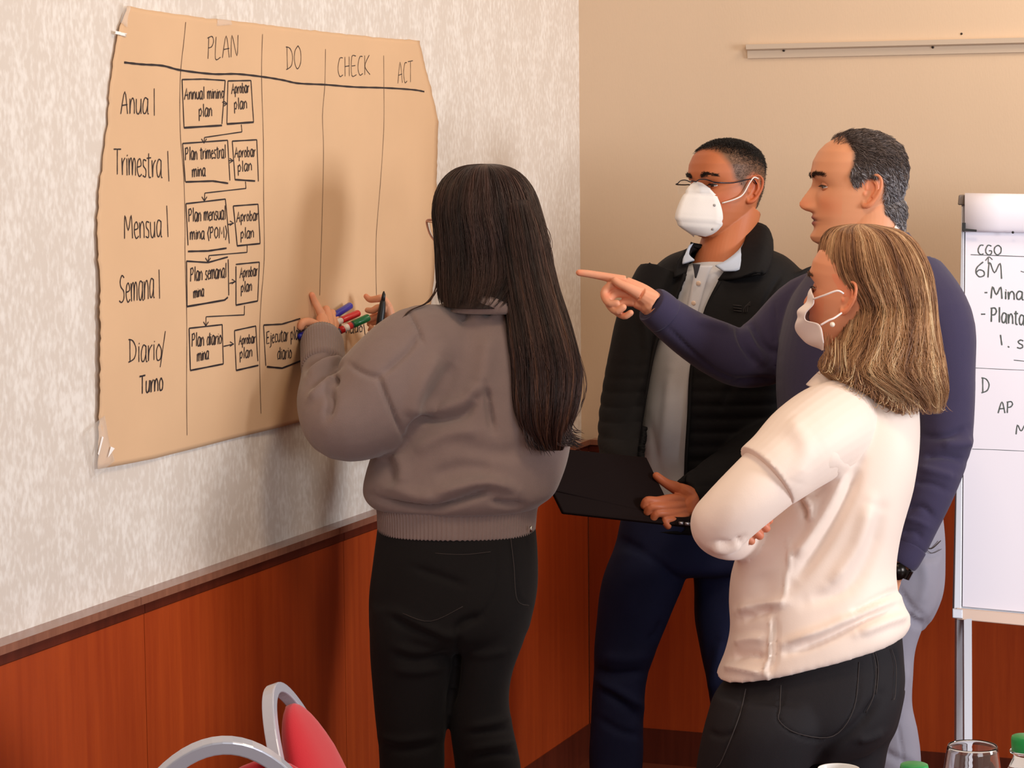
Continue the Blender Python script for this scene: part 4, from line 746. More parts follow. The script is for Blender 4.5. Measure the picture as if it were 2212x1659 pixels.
for sd in (1, -1):
    gl.append(tube3(pa(Hb, (.094, sd*.010, gz+.006), (.097, sd*.025, gz+.011), (.094, sd*.045, gz+.010), (.087, sd*.062, gz+.004)), .0012, 8, n=4))
    gl.append(tube3(pa(Hb, (.087, sd*.062, gz+.004), (.082, sd*.072, gz+.003), (.04, sd*.079, gz+.005), (-.012, sd*.081, gz+.016), (-.030, sd*.080, gz+.006)), [.0019, .0016, .0013, .0013, .0014], 8, n=4))
gl.append(tube3(pa(Hb, (.094, -.010, gz+.006), (.098, 0, gz+.008), (.094, .010, gz+.006)), .0012, 8, n=4))
gb = obj('eyeglasses', join(*gl), M_gf, Bm)
for sd in (1, -1):
    g = np.array([[[.095-.006*(abs(yy-.036)/.026)**2, sd*yy, gz+.010-t*.030] for yy in np.linspace(.012+.004*t, .060-.006*t, 8)] for t in np.linspace(0, 1, 6)]); obj('lens', solid(Hb.w(g.reshape(-1, 3)).reshape(g.shape), .0010), M_lens2, gb)
# laptop
M_lap = mat('dark brown laptop shell', (26, 15, 14), .75, spec=.12); M_port = mat('port metal', (180, 178, 186), .3, metal=.8)
lp = thing('laptop', P(1330, 1100, 5.0), 'dark brown open laptop held by the masked person in the black jacket', 'laptop')
def plate(quad, th, name, m, par, n=2, bev=.003):
    q = [np.array(P(*p)) for p in quad]; nrm = np.cross(q[1]-q[0], q[3]-q[0]); nrm /= np.linalg.norm(nrm)
    v = np.array([p for p in q]+[p+nrm*th for p in q]); o = obj(name, (v, [(3, 2, 1, 0), (4, 5, 6, 7), (0, 1, 5, 4), (1, 2, 6, 5), (2, 3, 7, 6), (3, 0, 4, 7)]), m, par, smooth=False)
    b = o.modifiers.new('b', 'BEVEL'); b.width = bev; b.segments = 2; return o
plate([(1213, 968, 5.00), (1397, 987, 5.04), (1462, 1122, 5.00), (1190, 1058, 4.95)], .007, 'lid', M_lap, lp)
bs = plate([(1191, 1056, 4.955), (1470, 1120, 5.00), (1500, 1138, 4.995), (1216, 1107, 4.94)], .012, 'base', M_lap, lp)
obj('base_deck', sheet([[(1220, 1100, 4.95), (1502, 1127, 5.005)], [(1240, 1088, 5.10), (1500, 1112, 5.16)]], .012), M_lap, lp)
for px in (1471, 1484, 1494): obj('port', box(P(px, 1133-(1500-px)*.10, 4.985), (.0045, .003, .003), (RH, FH, (0, 0, 1))), M_port, lp)
# ================================================================ C: older man pointing
Cm = thing('person', [*P(1900, 1600, 4.95)[:2], 0], 'person with short grey hair and navy sweater, arm stretched out pointing at the poster', 'person')
M_nv = mat('navy knit', (62, 56, 82), .9, spec=.15, sheen=.15, bump=(800, .4, 3), bdist=.001, var=(20, .03))
M_gp = mat('grey cotton trousers', (142, 138, 150), .8, bump=(700, .3), bdist=.0006, var=(12, .04))
tc = loft([(515, 1800, 1955, 4.95, .070), (535, 1782, 1975, 4.95, .085), (560, 1765, 2000, 4.95, .125), (600, 1742, 2025, 4.95, .175), (660, 1705, 2045, 4.95, .195), (760, 1682, 2050, 4.95, .195), (880, 1680, 2045, 4.95, .185), (1000, 1690, 2035, 4.95, .175), (1090, 1705, 2030, 4.95, .165), (1120, 1712, 2024, 4.95, .16)], 48)
aR = tube([(1830, 660, 5.04, .085), (1750, 680, 5.09, .086), (1680, 742, 5.09, .080), (1612, 772, 5.07, .066), (1555, 757, 5.04, .060), (1500, 728, 5.01, .053), (1450, 693, 4.98, .046), (1425, 672, 4.965, .042)], 24)
aL = tube([(1960, 620, 4.86, .085), (2018, 700, 4.80, .078), (2040, 820, 4.77, .062), (2043, 920, 4.755, .055), (2036, 975, 4.745, .053), (2012, 1050, 4.72, .048), (1982, 1130, 4.71, .042), (1962, 1185, 4.705, .036)], 24)
sw = union(join(tc, aR, aL), .0055, 8)
sw = folds(sw, [(-7, 8, [(1592, 700), (1606, 745), (1640, 795)]), (6, 9, [(1606, 702), (1628, 750), (1660, 790)]), (-7, 8, [(1620, 690), (1645, 740), (1680, 770)]), (-5, 8, [(1575, 830), (1620, 822), (1680, 822)]), (-3, 4, [(1436, 700), (1490, 755), (1550, 805), (1600, 822)]), (-4, 5, [(1672, 655), (1674, 720), (1680, 820)]), (5, 9, [(1505, 690), (1540, 700), (1580, 712)]),
 (-6, 8, [(1985, 940), (2040, 945), (2090, 925)]), (7, 10, [(2030, 960), (2070, 960), (2100, 955)]), (-7, 8, [(1990, 985), (2040, 985), (2085, 995)]), (5, 8, [(1980, 1010), (2020, 1020), (2060, 1030)]), (-5, 7, [(1970, 1040), (2010, 1045), (2050, 1060)]), (-5, 7, [(1955, 1100), (1990, 1095), (2020, 1120)]), (4, 6, [(1950, 1120), (1980, 1125), (2010, 1140)]), (-5, 12, [(2000, 660), (2010, 740), (1995, 820)]), (-4, 7, [(1945, 1150), (1975, 1150), (1995, 1165)])])
so_ = obj('sweater', ripple(sw, .0018, (9, 9, 11), 12), M_nv, Cm)
obj('cuff', tube([(1436, 682, 4.97, .0425), (1424, 671, 4.963, .0420), (1410, 659, 4.957, .0395), (1406, 656, 4.955, .034)], 40), M_nv, so_)
obj('cuff', tube([(1964, 1180, 4.705, .036), (1950, 1206, 4.70, .035), (1945, 1214, 4.70, .032)], 40), M_nv, so_)
obj('sweater_collar', loft([((1786, 520), (1962, 502), 4.95, .068), ((1780, 532), (1972, 515), 4.95, .080), ((1776, 545), (1985, 530), 4.95, .088)], 40, 3, True), M_nv, so_)
obj('shirt_collar', sheet([[(1935, 484, 4.90), (1950, 482, 4.93)], [(1930, 497, 4.885), (1948, 493, 4.92)]], .004), M_white, so_)
ptc = loft([(1090, 1715, 2030, 4.95, .155), (1150, 1740, 2036, 4.95, .165), (1210, 1760, 2037, 4.95, .170), (1270, 1780, 2032, 4.95, .165), (1320, 1800, 2015, 4.95, .14), (1350, 1830, 1995, 4.95, .11)], 40)
q1 = loft([(1200, 1840, 2032, 4.87, .09), (1300, 1835, 2020, 4.86, .09), (1345, 1840, 1995, 4.86, .085), (1400, 1850, 1976, 4.86, .078), (1460, 1850, 1971, 4.86, .074), (1520, 1850, 1970, 4.86, .070), (1580, 1845, 1982, 4.86, .068), (1659, 1850, 1990, 4.86, .066), (1800, 1860, 1985, 4.88, .062), (1950, 1870, 1970, 4.88, .056), (2010, 1872, 1968, 4.88, .056)], 32)
q2 = loft([(1200, 1740, 1940, 5.03, .09), (1300, 1735, 1930, 5.04, .09), (1400, 1740, 1900, 5.05, .08), (1500, 1745, 1880, 5.06, .075), (1659, 1750, 1880, 5.06, .07), (1800, 1760, 1870, 5.06, .062), (1970, 1770, 1860, 5.06, .056)], 32)
pc = folds(union(join(ptc, q1, q2), .006, 6), [(-8, 9, [(1960, 1320), (1980, 1345), (2000, 1348)]), (-4, 6, [(1940, 1270), (1970, 1310), (2000, 1335)]), (-2.5, 3, [(1938, 1560), (1945, 1600), (1955, 1659)]), (4, 12, [(1990, 1200), (2000, 1260), (1985, 1310)]), (-5, 8, [(1905, 1620), (1940, 1640), (1985, 1659)]), (4, 8, [(1960, 1440), (1950, 1500), (1940, 1560)])])
pco = obj('trousers', ripple(pc, .0018, (9, 9, 12), 15), M_gp, Cm)
stitch([(1998, 1178), (2012, 1185), (2032, 1168)], 0, M_dk, pco, 'pocket_seam', .0012, pc); stitch([(2000, 1186), (2014, 1195), (2034, 1186)], 0, M_dk, pco, 'pocket_seam', .0006, pc)
Hc = Head(1845, 410, 4.95, 91, -2, 0, 1.035)
neckC = tube([(1872, 415, 4.95, .045), (1882, 448, 4.95, .064), (1884, 485, 4.95, .066), (1872, 540, 4.95, .070), (1870, 580, 4.95, .09)], 48)
hdC = head_mesh(True, 1.25, neckC, Hc)
skC = (226, 158, 118)
hpC = [(.030, .14), (.026, .10), (.012, .075), (.014, .045), (.020, .028), (.012, .010), (.002, .020), (-.012, .034), (-.035, .036), (-.048, .022), (-.050, -.01), (-.053, -.040), (-.070, -.058), (-.085, -.070), (-.100, -.074), (-.108, -.03), (-.15, .14)]
c_ = lambda x, y, r, o=0: (x, y, 4.955-o, r)
hC = hand([[c_(1251, 589, .0070), c_(1268, 591, .0078), c_(1292, 595, .0084), c_(1318, 600, .0096), c_(1350, 607, .0115)],
           [c_(1332, 655, .0075, .022), c_(1314, 654, .0080, .016), c_(1305, 633, .0086, .002), c_(1322, 616, .0095), c_(1352, 618, .0115)],
           [c_(1346, 664, .0075, .026), c_(1330, 672, .0080, .020), c_(1314, 652, .0086, .000), c_(1330, 634, .0095, -.004), c_(1360, 634, .0110)],
           [c_(1362, 676, .0068, .022), c_(1348, 683, .0072, .016), c_(1330, 670, .0078, -.004), c_(1346, 654, .0085, -.006), c_(1370, 652, .0105)],
           [c_(1328, 606, .0078, .020), c_(1338, 613, .0088, .022), c_(1356, 621, .0100, .022), c_(1380, 634, .0140, .014)]],
          [[c_(1408, 656, .028), c_(1385, 632, .020), c_(1350, 609, .012)], [c_(1408, 656, .028), c_(1385, 638, .020), c_(1354, 620, .012)], [c_(1408, 658, .027), c_(1388, 648, .018), c_(1362, 636, .0115)], [c_(1408, 662, .025), c_(1392, 658, .017), c_(1372, 654, .011)], [c_(1406, 650, .024, .004), c_(1384, 636, .016, .014)]])
trC = loft([(560, 1800, 1960, 4.95, .07), (700, 1760, 2000, 4.95, .12), (1150, 1770, 1990, 4.95, .12)], 20)
faC = tube([(1800, 680, 5.06, .05), (1650, 760, 5.08, .045), (1500, 722, 5.0, .035), (1408, 657, 4.955, .027)], 14); fdC = tube([(2010, 700, 4.80, .045), (2038, 940, 4.75, .038), (1960, 1190, 4.705, .026)], 14)
hC2 = hand([[(1905+6*i, 1300+3*i, 4.735, .008), (1910+6*i, 1280+2*i, 4.73, .009), (1915+7*i, 1255, 4.72, .010)] for i in range(4)]+[[(1895, 1275, 4.72, .009), (1902, 1258, 4.715, .010), (1920, 1240, 4.71, .012)]], [[(1948, 1205, 4.705, .024), (1935, 1232, 4.71, .021), (1925, 1256, 4.72, .016)], [(1948, 1205, 4.705, .022), (1938, 1240, 4.715, .016)]], .0026)
body(Cm, [hdC, hC, hC2, trC, faC, fdC], [skin_cols(Hc, hdC[0], skC, (150, 66, 58), hpC, (104, 92, 88), .010), handcol(hC, (230, 162, 128), [(1251, 589), (1310, 640), (1345, 680)]), handcol(hC2, skC), flatcol(trC, skC), flatcol(faC, skC), flatcol(fdC, skC)])
eyes(Hc, Cm, M_skin, skC, look=(1, 0, -.35), close=.50, iris=(58, 40, 28))
fl_c = lambda q: np.stack([-.55-.2*(q[:, 2] > .07), .0*q[:, 0], -.75*np.clip((.10-q[:, 2])/.06, 0, 1)], 1)
top = lambda q: inpoly(q[:, 0], q[:, 2], hpC) & (q[:, 2] > .035); side = lambda q: inpoly(q[:, 0], q[:, 2], hpC) & (q[:, 2] <= .055)
t1, tk1 = surface_hair(Hc, hdC, top, 13000, .016, fl_c, [(96, 80, 74), (80, 66, 60), (118, 104, 100), (70, 58, 54)], .0005, .32, 6, .22, 3)
t2, tk2 = surface_hair(Hc, hdC, side, 13000, lambda q: .015-.006*(q[:, 2] < -.04), fl_c, [(120, 112, 112), (150, 146, 150), (96, 86, 84), (78, 68, 66), (176, 174, 180)], .00055, .30, 6, .22, 4)
t3, tk3 = surface_hair(Hc, hdC, lambda q: (q[:, 0] > .01) & (q[:, 0] < .05) & (q[:, 2] > .088), 350, .018, lambda q: np.stack([-.9+0*q[:, 0], 0*q[:, 0], .1+0*q[:, 0]], 1), [(84, 70, 66)], .0003, .3, 5, .3, 5)
obj('hair', join(t1, t2, t3), M_hair, Cm, cols=np.vstack([tk1, tk2, tk3]))['kind'] = 'stuff'
bb, bc = brow(Hc, hdC, 900, [(60, 40, 32), (78, 54, 44)], L=.008, rad=.0003); obj('eyebrows', bb, M_hair, Cm, cols=bc)['kind'] = 'stuff'
M_watch = mat('dark watch metal', (44, 40, 38), .25, metal=.9)
wt = []
wc = P(1938, 1228, 4.706); ax = P(1950, 1206, 4.705)-P(1926, 1250, 4.71); ax /= np.linalg.norm(ax); u1 = np.cross(ax, FH); u1 /= np.linalg.norm(u1); u2 = np.cross(ax, u1)
for i in range(18):
    a = 2*math.pi*i/18; c = wc+(u1*math.cos(a)+u2*math.sin(a))*.029; r_ = u1*math.cos(a)+u2*math.sin(a); t_ = np.cross(ax, r_); wt.append(box(c, (.0045, .0022, .009), (t_, r_, ax)))
wt_o = obj('watch_strap', join(*wt), M_watch, Cm, smooth=False); wt_o['kind'] = 'stuff'
obj('watch_case', tube3([wc-FH*.030-RH*.004, wc-FH*.040-RH*.004], [.017, .016], 24), M_watch, wt_o)
# ================================================================ D: blonde woman in the cream blouse
Dm = thing('person', [*P(1740, 1600, 4.2)[:2], 0], 'person with shoulder-length streaked blonde hair, white mask and cream blouse, arms crossed', 'person')
M_bl = mat('cream satin', (246, 226, 212), .55, spec=.35, sheen=.3, bump=(350, .12, 2), bdist=.0008)
td = loft([((1800, 800), (1900, 800), 4.20, .045), ((1772, 818), (1930, 812), 4.20, .060), ((1745, 838), (1962, 838), 4.20, .080), ((1722, 870), (1980, 866), 4.20, .098), ((1705, 910), (1985, 905), 4.20, .112), ((1695, 970), (1982, 970), 4.20, .122), ((1680, 1040), (1972, 1040), 4.20, .125), ((1650, 1110), (1955, 1110), 4.20, .124), ((1605, 1180), (1939, 1175), 4.20, .122), ((1582, 1240), (1932, 1225), 4.20, .122), ((1574, 1300), (1936, 1270), 4.20, .126), ((1576, 1360), (1952, 1310), 4.20, .130), ((1566, 1410), (1962, 1335), 4.20, .134), ((1550, 1450), (1958, 1350), 4.20, .135), ((1546, 1466), (1956, 1356), 4.20, .132)], 52)
al = tube([(1850, 905, 4.20, .066), (1800, 925, 4.135, .076), (1740, 965, 4.085, .072), (1680, 1015, 4.06, .062), (1620, 1068, 4.045, .057), (1575, 1112, 4.05, .053), (1556, 1136, 4.07, .050), (1585, 1155, 4.13, .044), (1650, 1150, 4.24, .040), (1720, 1130, 4.33, .036)], 26)
ar = tube([(1905, 930, 4.27, .060), (1900, 1000, 4.33, .055), (1860, 1080, 4.36, .050), (1760, 1110, 4.34, .042), (1690, 1125, 4.26, .035)], 20)
bl = union(join(td, al, ar), .0052, 8)
FOLD = 1.8
bl = folds(bl, [(3.5, 3.5, [(1700, 1165), (1706, 1200), (1700, 1240), (1692, 1290), (1690, 1312)]), (4, 3.5, [(1662, 1325), (1665, 1380), (1662, 1420), (1652, 1450), (1665, 1475)]), (-4, 5, [(1672, 1325), (1675, 1380), (1672, 1420), (1664, 1450)]),
 (-7, 16, [(1855, 1000), (1825, 1080), (1770, 1180), (1710, 1260)]), (7, 14, [(1830, 1010), (1795, 1090), (1745, 1170), (1712, 1205)]), (-7, 12, [(1800, 1010), (1775, 1050), (1740, 1070)]), (5, 16, [(1880, 1080), (1850, 1180), (1790, 1270)]), (-5, 16, [(1905, 1100), (1880, 1200), (1830, 1270), (1740, 1300)]),
 (-7, 8, [(1722, 1080), (1738, 1100), (1742, 1125)]), (6, 9, [(1735, 1070), (1752, 1095), (1750, 1130)]),
 (-7, 9, [(1700, 1410), (1780, 1380), (1850, 1345), (1925, 1312)]), (7, 11, [(1690, 1390), (1780, 1360), (1860, 1325), (1940, 1290)]), (-6, 8, [(1830, 1330), (1890, 1300), (1945, 1275)]), (5, 9, [(1850, 1370), (1910, 1345), (1958, 1330)]), (-6, 9, [(1600, 1340), (1640, 1325), (1670, 1315)]), (6, 10, [(1590, 1320), (1640, 1305), (1700, 1300)]), (5, 10, [(1585, 1390), (1620, 1380), (1655, 1380)]), (-6, 9, [(1580, 1420), (1615, 1415), (1650, 1420)]), (5, 8, [(1560, 1440), (1600, 1445), (1650, 1455)]),
 (-4, 30, [(1640, 1230), (1650, 1290), (1620, 1320)]), (5, 9, [(1535, 1180), (1570, 1185), (1600, 1168)]), (-4, 6, [(1545, 1172), (1575, 1172), (1605, 1158)]), (5, 26, [(1760, 870), (1790, 960), (1800, 1030)])])
FOLD = 1.45
blo = obj('blouse', ripple(bl, .0022, (7, 7, 9), 21), M_bl, Dm)
slv = union(tube([(1850, 895, 4.19, .064), (1800, 920, 4.128, .079), (1740, 958, 4.080, .077), (1690, 1000, 4.057, .0685), (1662, 1022, 4.048, .0650), (1655, 1028, 4.046, .064)], 30), .003, 2)
slv = folds(slv, [(3, 20, [(1700, 900), (1740, 960), (1720, 1050)])]); obj('short_sleeve', ripple(slv, .0015, (7, 7, 9), 5), M_bl, blo)
obj('stand_collar', loft([((1800, 772), (1868, 772), 4.21, .050), ((1785, 790), (1880, 790), 4.205, .056), ((1758, 815), (1915, 812), 4.20, .066), ((1742, 832), (1940, 828), 4.20, .078)], 40, 4), M_bl, blo)
pd = loft([((1610, 1420), (1945, 1350), 4.20, .110), ((1580, 1460), (1950, 1400), 4.20, .118), ((1545, 1503), (1953, 1470), 4.20, .132), ((1530, 1550), (1942, 1530), 4.20, .135), ((1530, 1600), (1922, 1580), 4.20, .12), ((1560, 1640), (1880, 1620), 4.20, .09)], 44)
d1 = loft([(1500, 1545, 1800, 4.16, .10), (1560, 1526, 1790, 4.15, .11), (1659, 1505, 1745, 4.15, .10), (1760, 1500, 1710, 4.15, .088), (1900, 1505, 1680, 4.16, .075), (2100, 1515, 1650, 4.17, .065), (2290, 1520, 1625, 4.18, .052), (2350, 1520, 1625, 4.18, .052)], 34)
d2 = loft([(1480, 1760, 1955, 4.25, .11), (1560, 1740, 1936, 4.26, .11), (1600, 1730, 1918, 4.27, .10), (1659, 1720, 1906, 4.28, .098), (1760, 1700, 1880, 4.29, .088), (1900, 1690, 1850, 4.30, .075), (2100, 1690, 1810, 4.31, .065), (2250, 1690, 1790, 4.31, .052), (2290, 1690, 1790, 4.31, .052)], 34)
jd = folds(union(join(pd, d1, d2), .0055, 7), [(-8, 12, [(1900, 1500), (1860, 1560), (1800, 1610), (1745, 1665)]), (-2.5, 3, [(1690, 1475), (1686, 1520), (1684, 1560), (1740, 1595), (1800, 1590), (1850, 1520), (1856, 1430)]), (-2.5, 3.5, [(1880, 1390), (1892, 1440), (1888, 1500)]), (-4, 4, [(1928, 1400), (1938, 1440), (1932, 1510)]), (-3, 4, [(1610, 1490), (1595, 1550), (1560, 1640)]), (4, 8, [(1850, 1600), (1880, 1595), (1910, 1580)]), (-3, 6, [(1530, 1580), (1560, 1590), (1590, 1580)])])
jdo = obj('jeans', ripple(jd, .001, (10, 10, 14), 25), mat('washed black denim', (30, 26, 29), .8, spec=.3, bump=(900, .35, 2), bdist=.0006), Dm)
for pts in ([(1687, 1480), (1685, 1530), (1684, 1558), (1725, 1585), (1800, 1590), (1845, 1530), (1856, 1430)], [(1880, 1392), (1892, 1440), (1888, 1500), (1870, 1540)], [(1886, 1392), (1897, 1440), (1893, 1500)], [(1926, 1402), (1936, 1440), (1934, 1500), (1930, 1512)], [(1611, 1488), (1596, 1550), (1560, 1640), (1548, 1657)]): stitch(pts, 0, M_st, jdo, vf=jd, r=.0007)
Hd = Head(1843, 634, 4.20, 122, -7, 0, .91)
neckD = tube([(1860, 660, 4.21, .050), (1858, 720, 4.21, .048), (1850, 780, 4.205, .052), (1850, 830, 4.20, .07)], 20)
hdD = head_mesh(True, .95, neckD, Hd)
skD = (222, 150, 112)
g_ = lambda x, y, d, r: (x, y, d, r)
hD = hand([[g_(1661, 1124, 4.085, .0078), g_(1650, 1108, 4.085, .0085), g_(1630, 1105, 4.10, .009), g_(1600, 1110, 4.14, .010)], [g_(1655, 1141, 4.080, .0078), g_(1640, 1128, 4.078, .0085), g_(1620, 1122, 4.10, .009), g_(1595, 1122, 4.14, .010)], [g_(1641, 1157, 4.078, .0078), g_(1626, 1144, 4.076, .0085), g_(1608, 1136, 4.10, .009), g_(1590, 1132, 4.14, .010)], [g_(1623, 1169, 4.080, .0070), g_(1610, 1158, 4.080, .0076), g_(1598, 1148, 4.10, .008), g_(1585, 1140, 4.14, .009)], [g_(1640, 1090, 4.18, .008), g_(1625, 1085, 4.17, .009), g_(1600, 1100, 4.15, .011)]],
          [[g_(1590, 1115, 4.15, .016), g_(1620, 1120, 4.21, .020), g_(1670, 1125, 4.27, .022)], [g_(1585, 1132, 4.15, .014), g_(1620, 1135, 4.21, .018), g_(1670, 1130, 4.27, .02)]])
trD = loft([(800, 1820, 1900, 4.2, .05), (900, 1780, 1960, 4.2, .08), (1500, 1650, 1900, 4.2, .09)], 20)
body(Dm, [hdD, hD, trD], [skin_cols(Hd, hdD[0], skD, (170, 90, 80)), handcol(hD, (206, 130, 98), [(1661, 1124), (1655, 1141), (1641, 1157)]), flatcol(trD, skD)])
eyes(Hd, Dm, M_skin, skD, close=.6)
bb, bc = brow(Hd, hdD, 500, [(90, 60, 44)]); obj('eyebrows', bb, M_hair, Dm, cols=bc)['kind'] = 'stuff'
# pleated surgical mask
M_mk2 = mat('white surgical mask', (240, 226, 222), .8, bump=(500, .25), bdist=.0006)
mk = [[(1772, 632, 4.26), (1753, 622, 4.205), (1757, 640, 4.145)], [(1768, 655, 4.26), (1741, 650, 4.205), (1757, 657, 4.140)], [(1758, 680, 4.26), (1725, 673, 4.205), (1741, 676, 4.150)], [(1754, 700, 4.26), (1720, 695, 4.205), (1741, 692, 4.150)],
 [(1758, 722, 4.26), (1725, 726, 4.205), (1770, 702, 4.125)], [(1775, 742, 4.26), (1752, 745, 4.195), (1778, 733, 4.120)], [(1792, 752, 4.25), (1776, 757, 4.180), (1780, 756, 4.130)]]
g = np.array([[P(*p) for p in r] for r in mk]); g = np.array([cr(r, 8) for r in g]); g = np.array([cr(g[:, j], 8) for j in range(g.shape[1])]).transpose(1, 0, 2)
uu = np.linspace(0, 1, g.shape[0])[:, None]; g += (-RH)*(.0022*np.sin(uu*2*np.pi*4))[:, :, None]*np.sin(np.linspace(0, 1, g.shape[1])*np.pi)[None, :, None]
md = obj('face_mask', solid(g, .0014), M_mk2, Dm)
obj('ear_loop', tube3([P(*p) for p in [(1757, 646, 4.140), (1780, 638, 4.118), (1808, 628, 4.108), (1822, 634, 4.112)]], .0017, 8, n=4), M_mk2, md)
obj('ear_loop', tube3([P(*p) for p in [(1773, 702, 4.122), (1790, 692, 4.118), (1802, 687, 4.118), (1818, 676, 4.125)]], .0017, 8, n=4), M_mk2, md)
obj('earring', ball(P(1798, 701, 4.108), .0046, 10), mat('pearl', (240, 222, 205), .15, coat=.5), Dm)
# hair
h1 = HairSheet([(484, 1845, 1875, 4.205, .006), (488, 1818, 1900, 4.205, .034), (496, 1796, 1935, 4.205, .066), (515, 1782, 1965, 4.205, .088), (550, 1774, 1990, 4.205, .102), (590, 1782, 2006, 4.205, .106), (625, 1806, 2012, 4.20, .102), (660, 1826, 2016, 4.20, .100), (700, 1820, 2020, 4.19, .098), (745, 1802, 2028, 4.18, .094), (785, 1774, 2036, 4.165, .088), (815, 1790, 2040, 4.155, .082), (850, 1850, 2042, 4.15, .070), (890, 1925, 2030, 4.14, .045)])
hcD = [(106, 70, 50), (138, 95, 64), (166, 121, 84), (196, 152, 110), (226, 196, 154)]
core = h1.core(-.008, 48, .92); ho = obj('hair', core, M_hairc, Dm, cols=flatcol(core, (96, 66, 44)))
s1, k1 = h1.strands(6500, hcD, t0=(0, .04), t1=(.80, 1.02), off=(-.008, .004), drift=.30, wave=.22, seed=5, clump=6, rad=(.0004, .0008), seg=26, tipc=1)
fr = []                                   # front locks over the temple and loose curling ends
for j in range(240):
    x0 = 1780+random.random()*255; y0 = np.interp(x0, [1780, 1840, 1900, 1950, 2035], [788, 822, 858, 880, 872])+random.uniform(-16, 4); a = random.uniform(-1, 1); d0 = np.interp(x0, [1780, 1850, 1990, 2035], [4.11, 4.08, 4.09, 4.13])
    q = cr([P(x0, y0-60, d0+.030), P(x0+2*a, y0-32, d0+.010), P(x0+6*a, y0-6, d0-.002), P(x0+16*a, y0+10+random.uniform(-4, 8), d0-.004), P(x0+27*a, y0+8+random.uniform(-8, 10), d0)], 8); fr.append(q[np.linspace(0, len(q)-1, 30).astype(int)])
fc = np.array([lin(random.choice(hcD)) for _ in fr]); s2, k2 = fibres(fr, .00055, fc)
obj('hair_strands', join(s1, s2), M_hair, ho, cols=np.vstack([k1, k2]))['kind'] = 'stuff'
# ================================================================ flipchart
M_al = mat('brushed aluminium', (186, 184, 190), .35, metal=.35); M_pad = mat('white paper pad', (232, 226, 236), .7); M_clip = mat('black plastic clip', (24, 22, 24), .4); M_gclip = mat('grey plastic end cap', (112, 98, 90), .5)
fc = thing('flipchart', [*P(2330, 1300, 5.30)[:2], 0], 'white flipchart on an aluminium stand at the right, with handwriting on its sheet', 'flipchart')
def FP(x, y, o=0):                        # flipchart board plane: leans back, turned a little
    s = (x-2085)/1000.; d = 5.22+.02*s*4+(1320-y)*.00013+o; return P(x, y, d)
def fplate(x0, y0, x1, y1, x2, y2, x3, y3, o0, o1, name, m, par=fc, bev=0):
    q = [FP(x0, y0, o0), FP(x1, y1, o0), FP(x2, y2, o0), FP(x3, y3, o0), FP(x0, y0, o1), FP(x1, y1, o1), FP(x2, y2, o1), FP(x3, y3, o1)]
    o = obj(name, (np.array(q), [(0, 1, 2, 3), (7, 6, 5, 4), (4, 5, 1, 0), (5, 6, 2, 1), (6, 7, 3, 2), (7, 4, 0, 3)]), m, par, smooth=False)
    if bev: b = o.modifiers.new('b', 'BEVEL'); b.width = bev; b.segments = 3
    return o
XR = 2770
pad = fplate(2079, 1310, XR, 1372, XR, 430, 2086, 428, .000, .010, 'paper_pad', M_pad)
fplate(2057, 1330, XR+20, 1398, XR+20, 440, 2078, 436, .014, .026, 'board', M_al)
fplate(2060, 1325, 2077, 1327, 2084, 440, 2077, 440, -.004, .014, 'side_rail', M_al, bev=.002)
fplate(2066, 1338, XR+20, 1408, XR+20, 1378, 2066, 1313, -.012, .006, 'tray_rail', mat('warm aluminium', (205, 176, 158), .4, metal=.2), bev=.002)
fplate(2057, 1335, 2080, 1337, 2080, 1316, 2057, 1314, -.016, .004, 'corner_piece', M_al, bev=.002)
# rolled over sheet at the top
prof = [(.5, 500), (1.4, 497), (2.0, 480), (2.3, 460), (2.2, 440), (1.6, 426), (.8, 419), (-.3, 418), (-1.0, 424)]
g = np.array([[FP(2084+(XR-2084)*t+(0), y+t*10, -.012*o) for t in np.linspace(0, 1, 10)] for o, y in prof]); g = np.array([cr(g[:, j], 4) for j in range(10)]).transpose(1, 0, 2)
obj('rolled_sheet', solid(g, .0015), M_pad, fc)
fplate(2069, 443, 2086, 443, 2084, 420, 2071, 421, -.012, .02, 'end_cap', M_gclip, bev=.003)
fplate(2078, 497, 2086, 497, 2086, 481, 2078, 481, -.032, -.004, 'clip', M_clip, bev=.001); fplate(2079, 499, 2110, 501, 2110, 496, 2079, 493, -.034, -.029, 'clip', M_clip, bev=.001)
obj('clip', ball(FP(2188, 502, -.03), .003, 8), M_clip, fc)
M_fi = mat('grey green marker ink', (78, 84, 82), .6)
fs = []
for t, x0, y0, x1, y1, h, w in [('CGO', 2112, 550, 2164, 551, 21, 2.6), ('6M', 2106, 597, 2165, 603, 33, 2.8), ('-', 2126, 636, 2134, 636, 10, 3), ('Mina', 2141, 645, 2209, 648, 25, 3.4), ('-', 2118, 683, 2130, 683, 10, 3), ('Planta', 2140, 695, 2212, 702, 30, 3.4), ('1.', 2156, 744, 2182, 750, 22, 3.2), ('Su', 2197, 752, 2226, 754, 18, 3.2), ('D', 2120, 848, 2137, 848, 33, 2.8), ('AP', 2156, 892, 2188, 892, 24, 3), ('M', 2195, 938, 2218, 938, 20, 3)]: fs += text_strokes(t, x0, y0, x1, y1, h, w*1.1, .02)
fs += [([(2097, 550), (2150, 552), (2240, 555)], 1.8), ([(2135, 570), (2135, 556)], 2.2), ([(2129, 563), (2136, 555), (2144, 561)], 2.2), ([(2190, 778), (2240, 783)], 2), ([(2095, 794), (2150, 797), (2240, 801)], 1.4), ([(2100, 970), (2160, 972), (2240, 976)], 1.4), ([(2205, 586), (2212, 588)], 2)]
tag(obj('handwriting', ribbon(fs, lambda x, y: FP(x, y, -.0012), -FH), M_fi, fc, smooth=False), kind='stuff')
g1 = P(2085, 1330, 5.215); g0 = P(2084, 1660, 5.16)
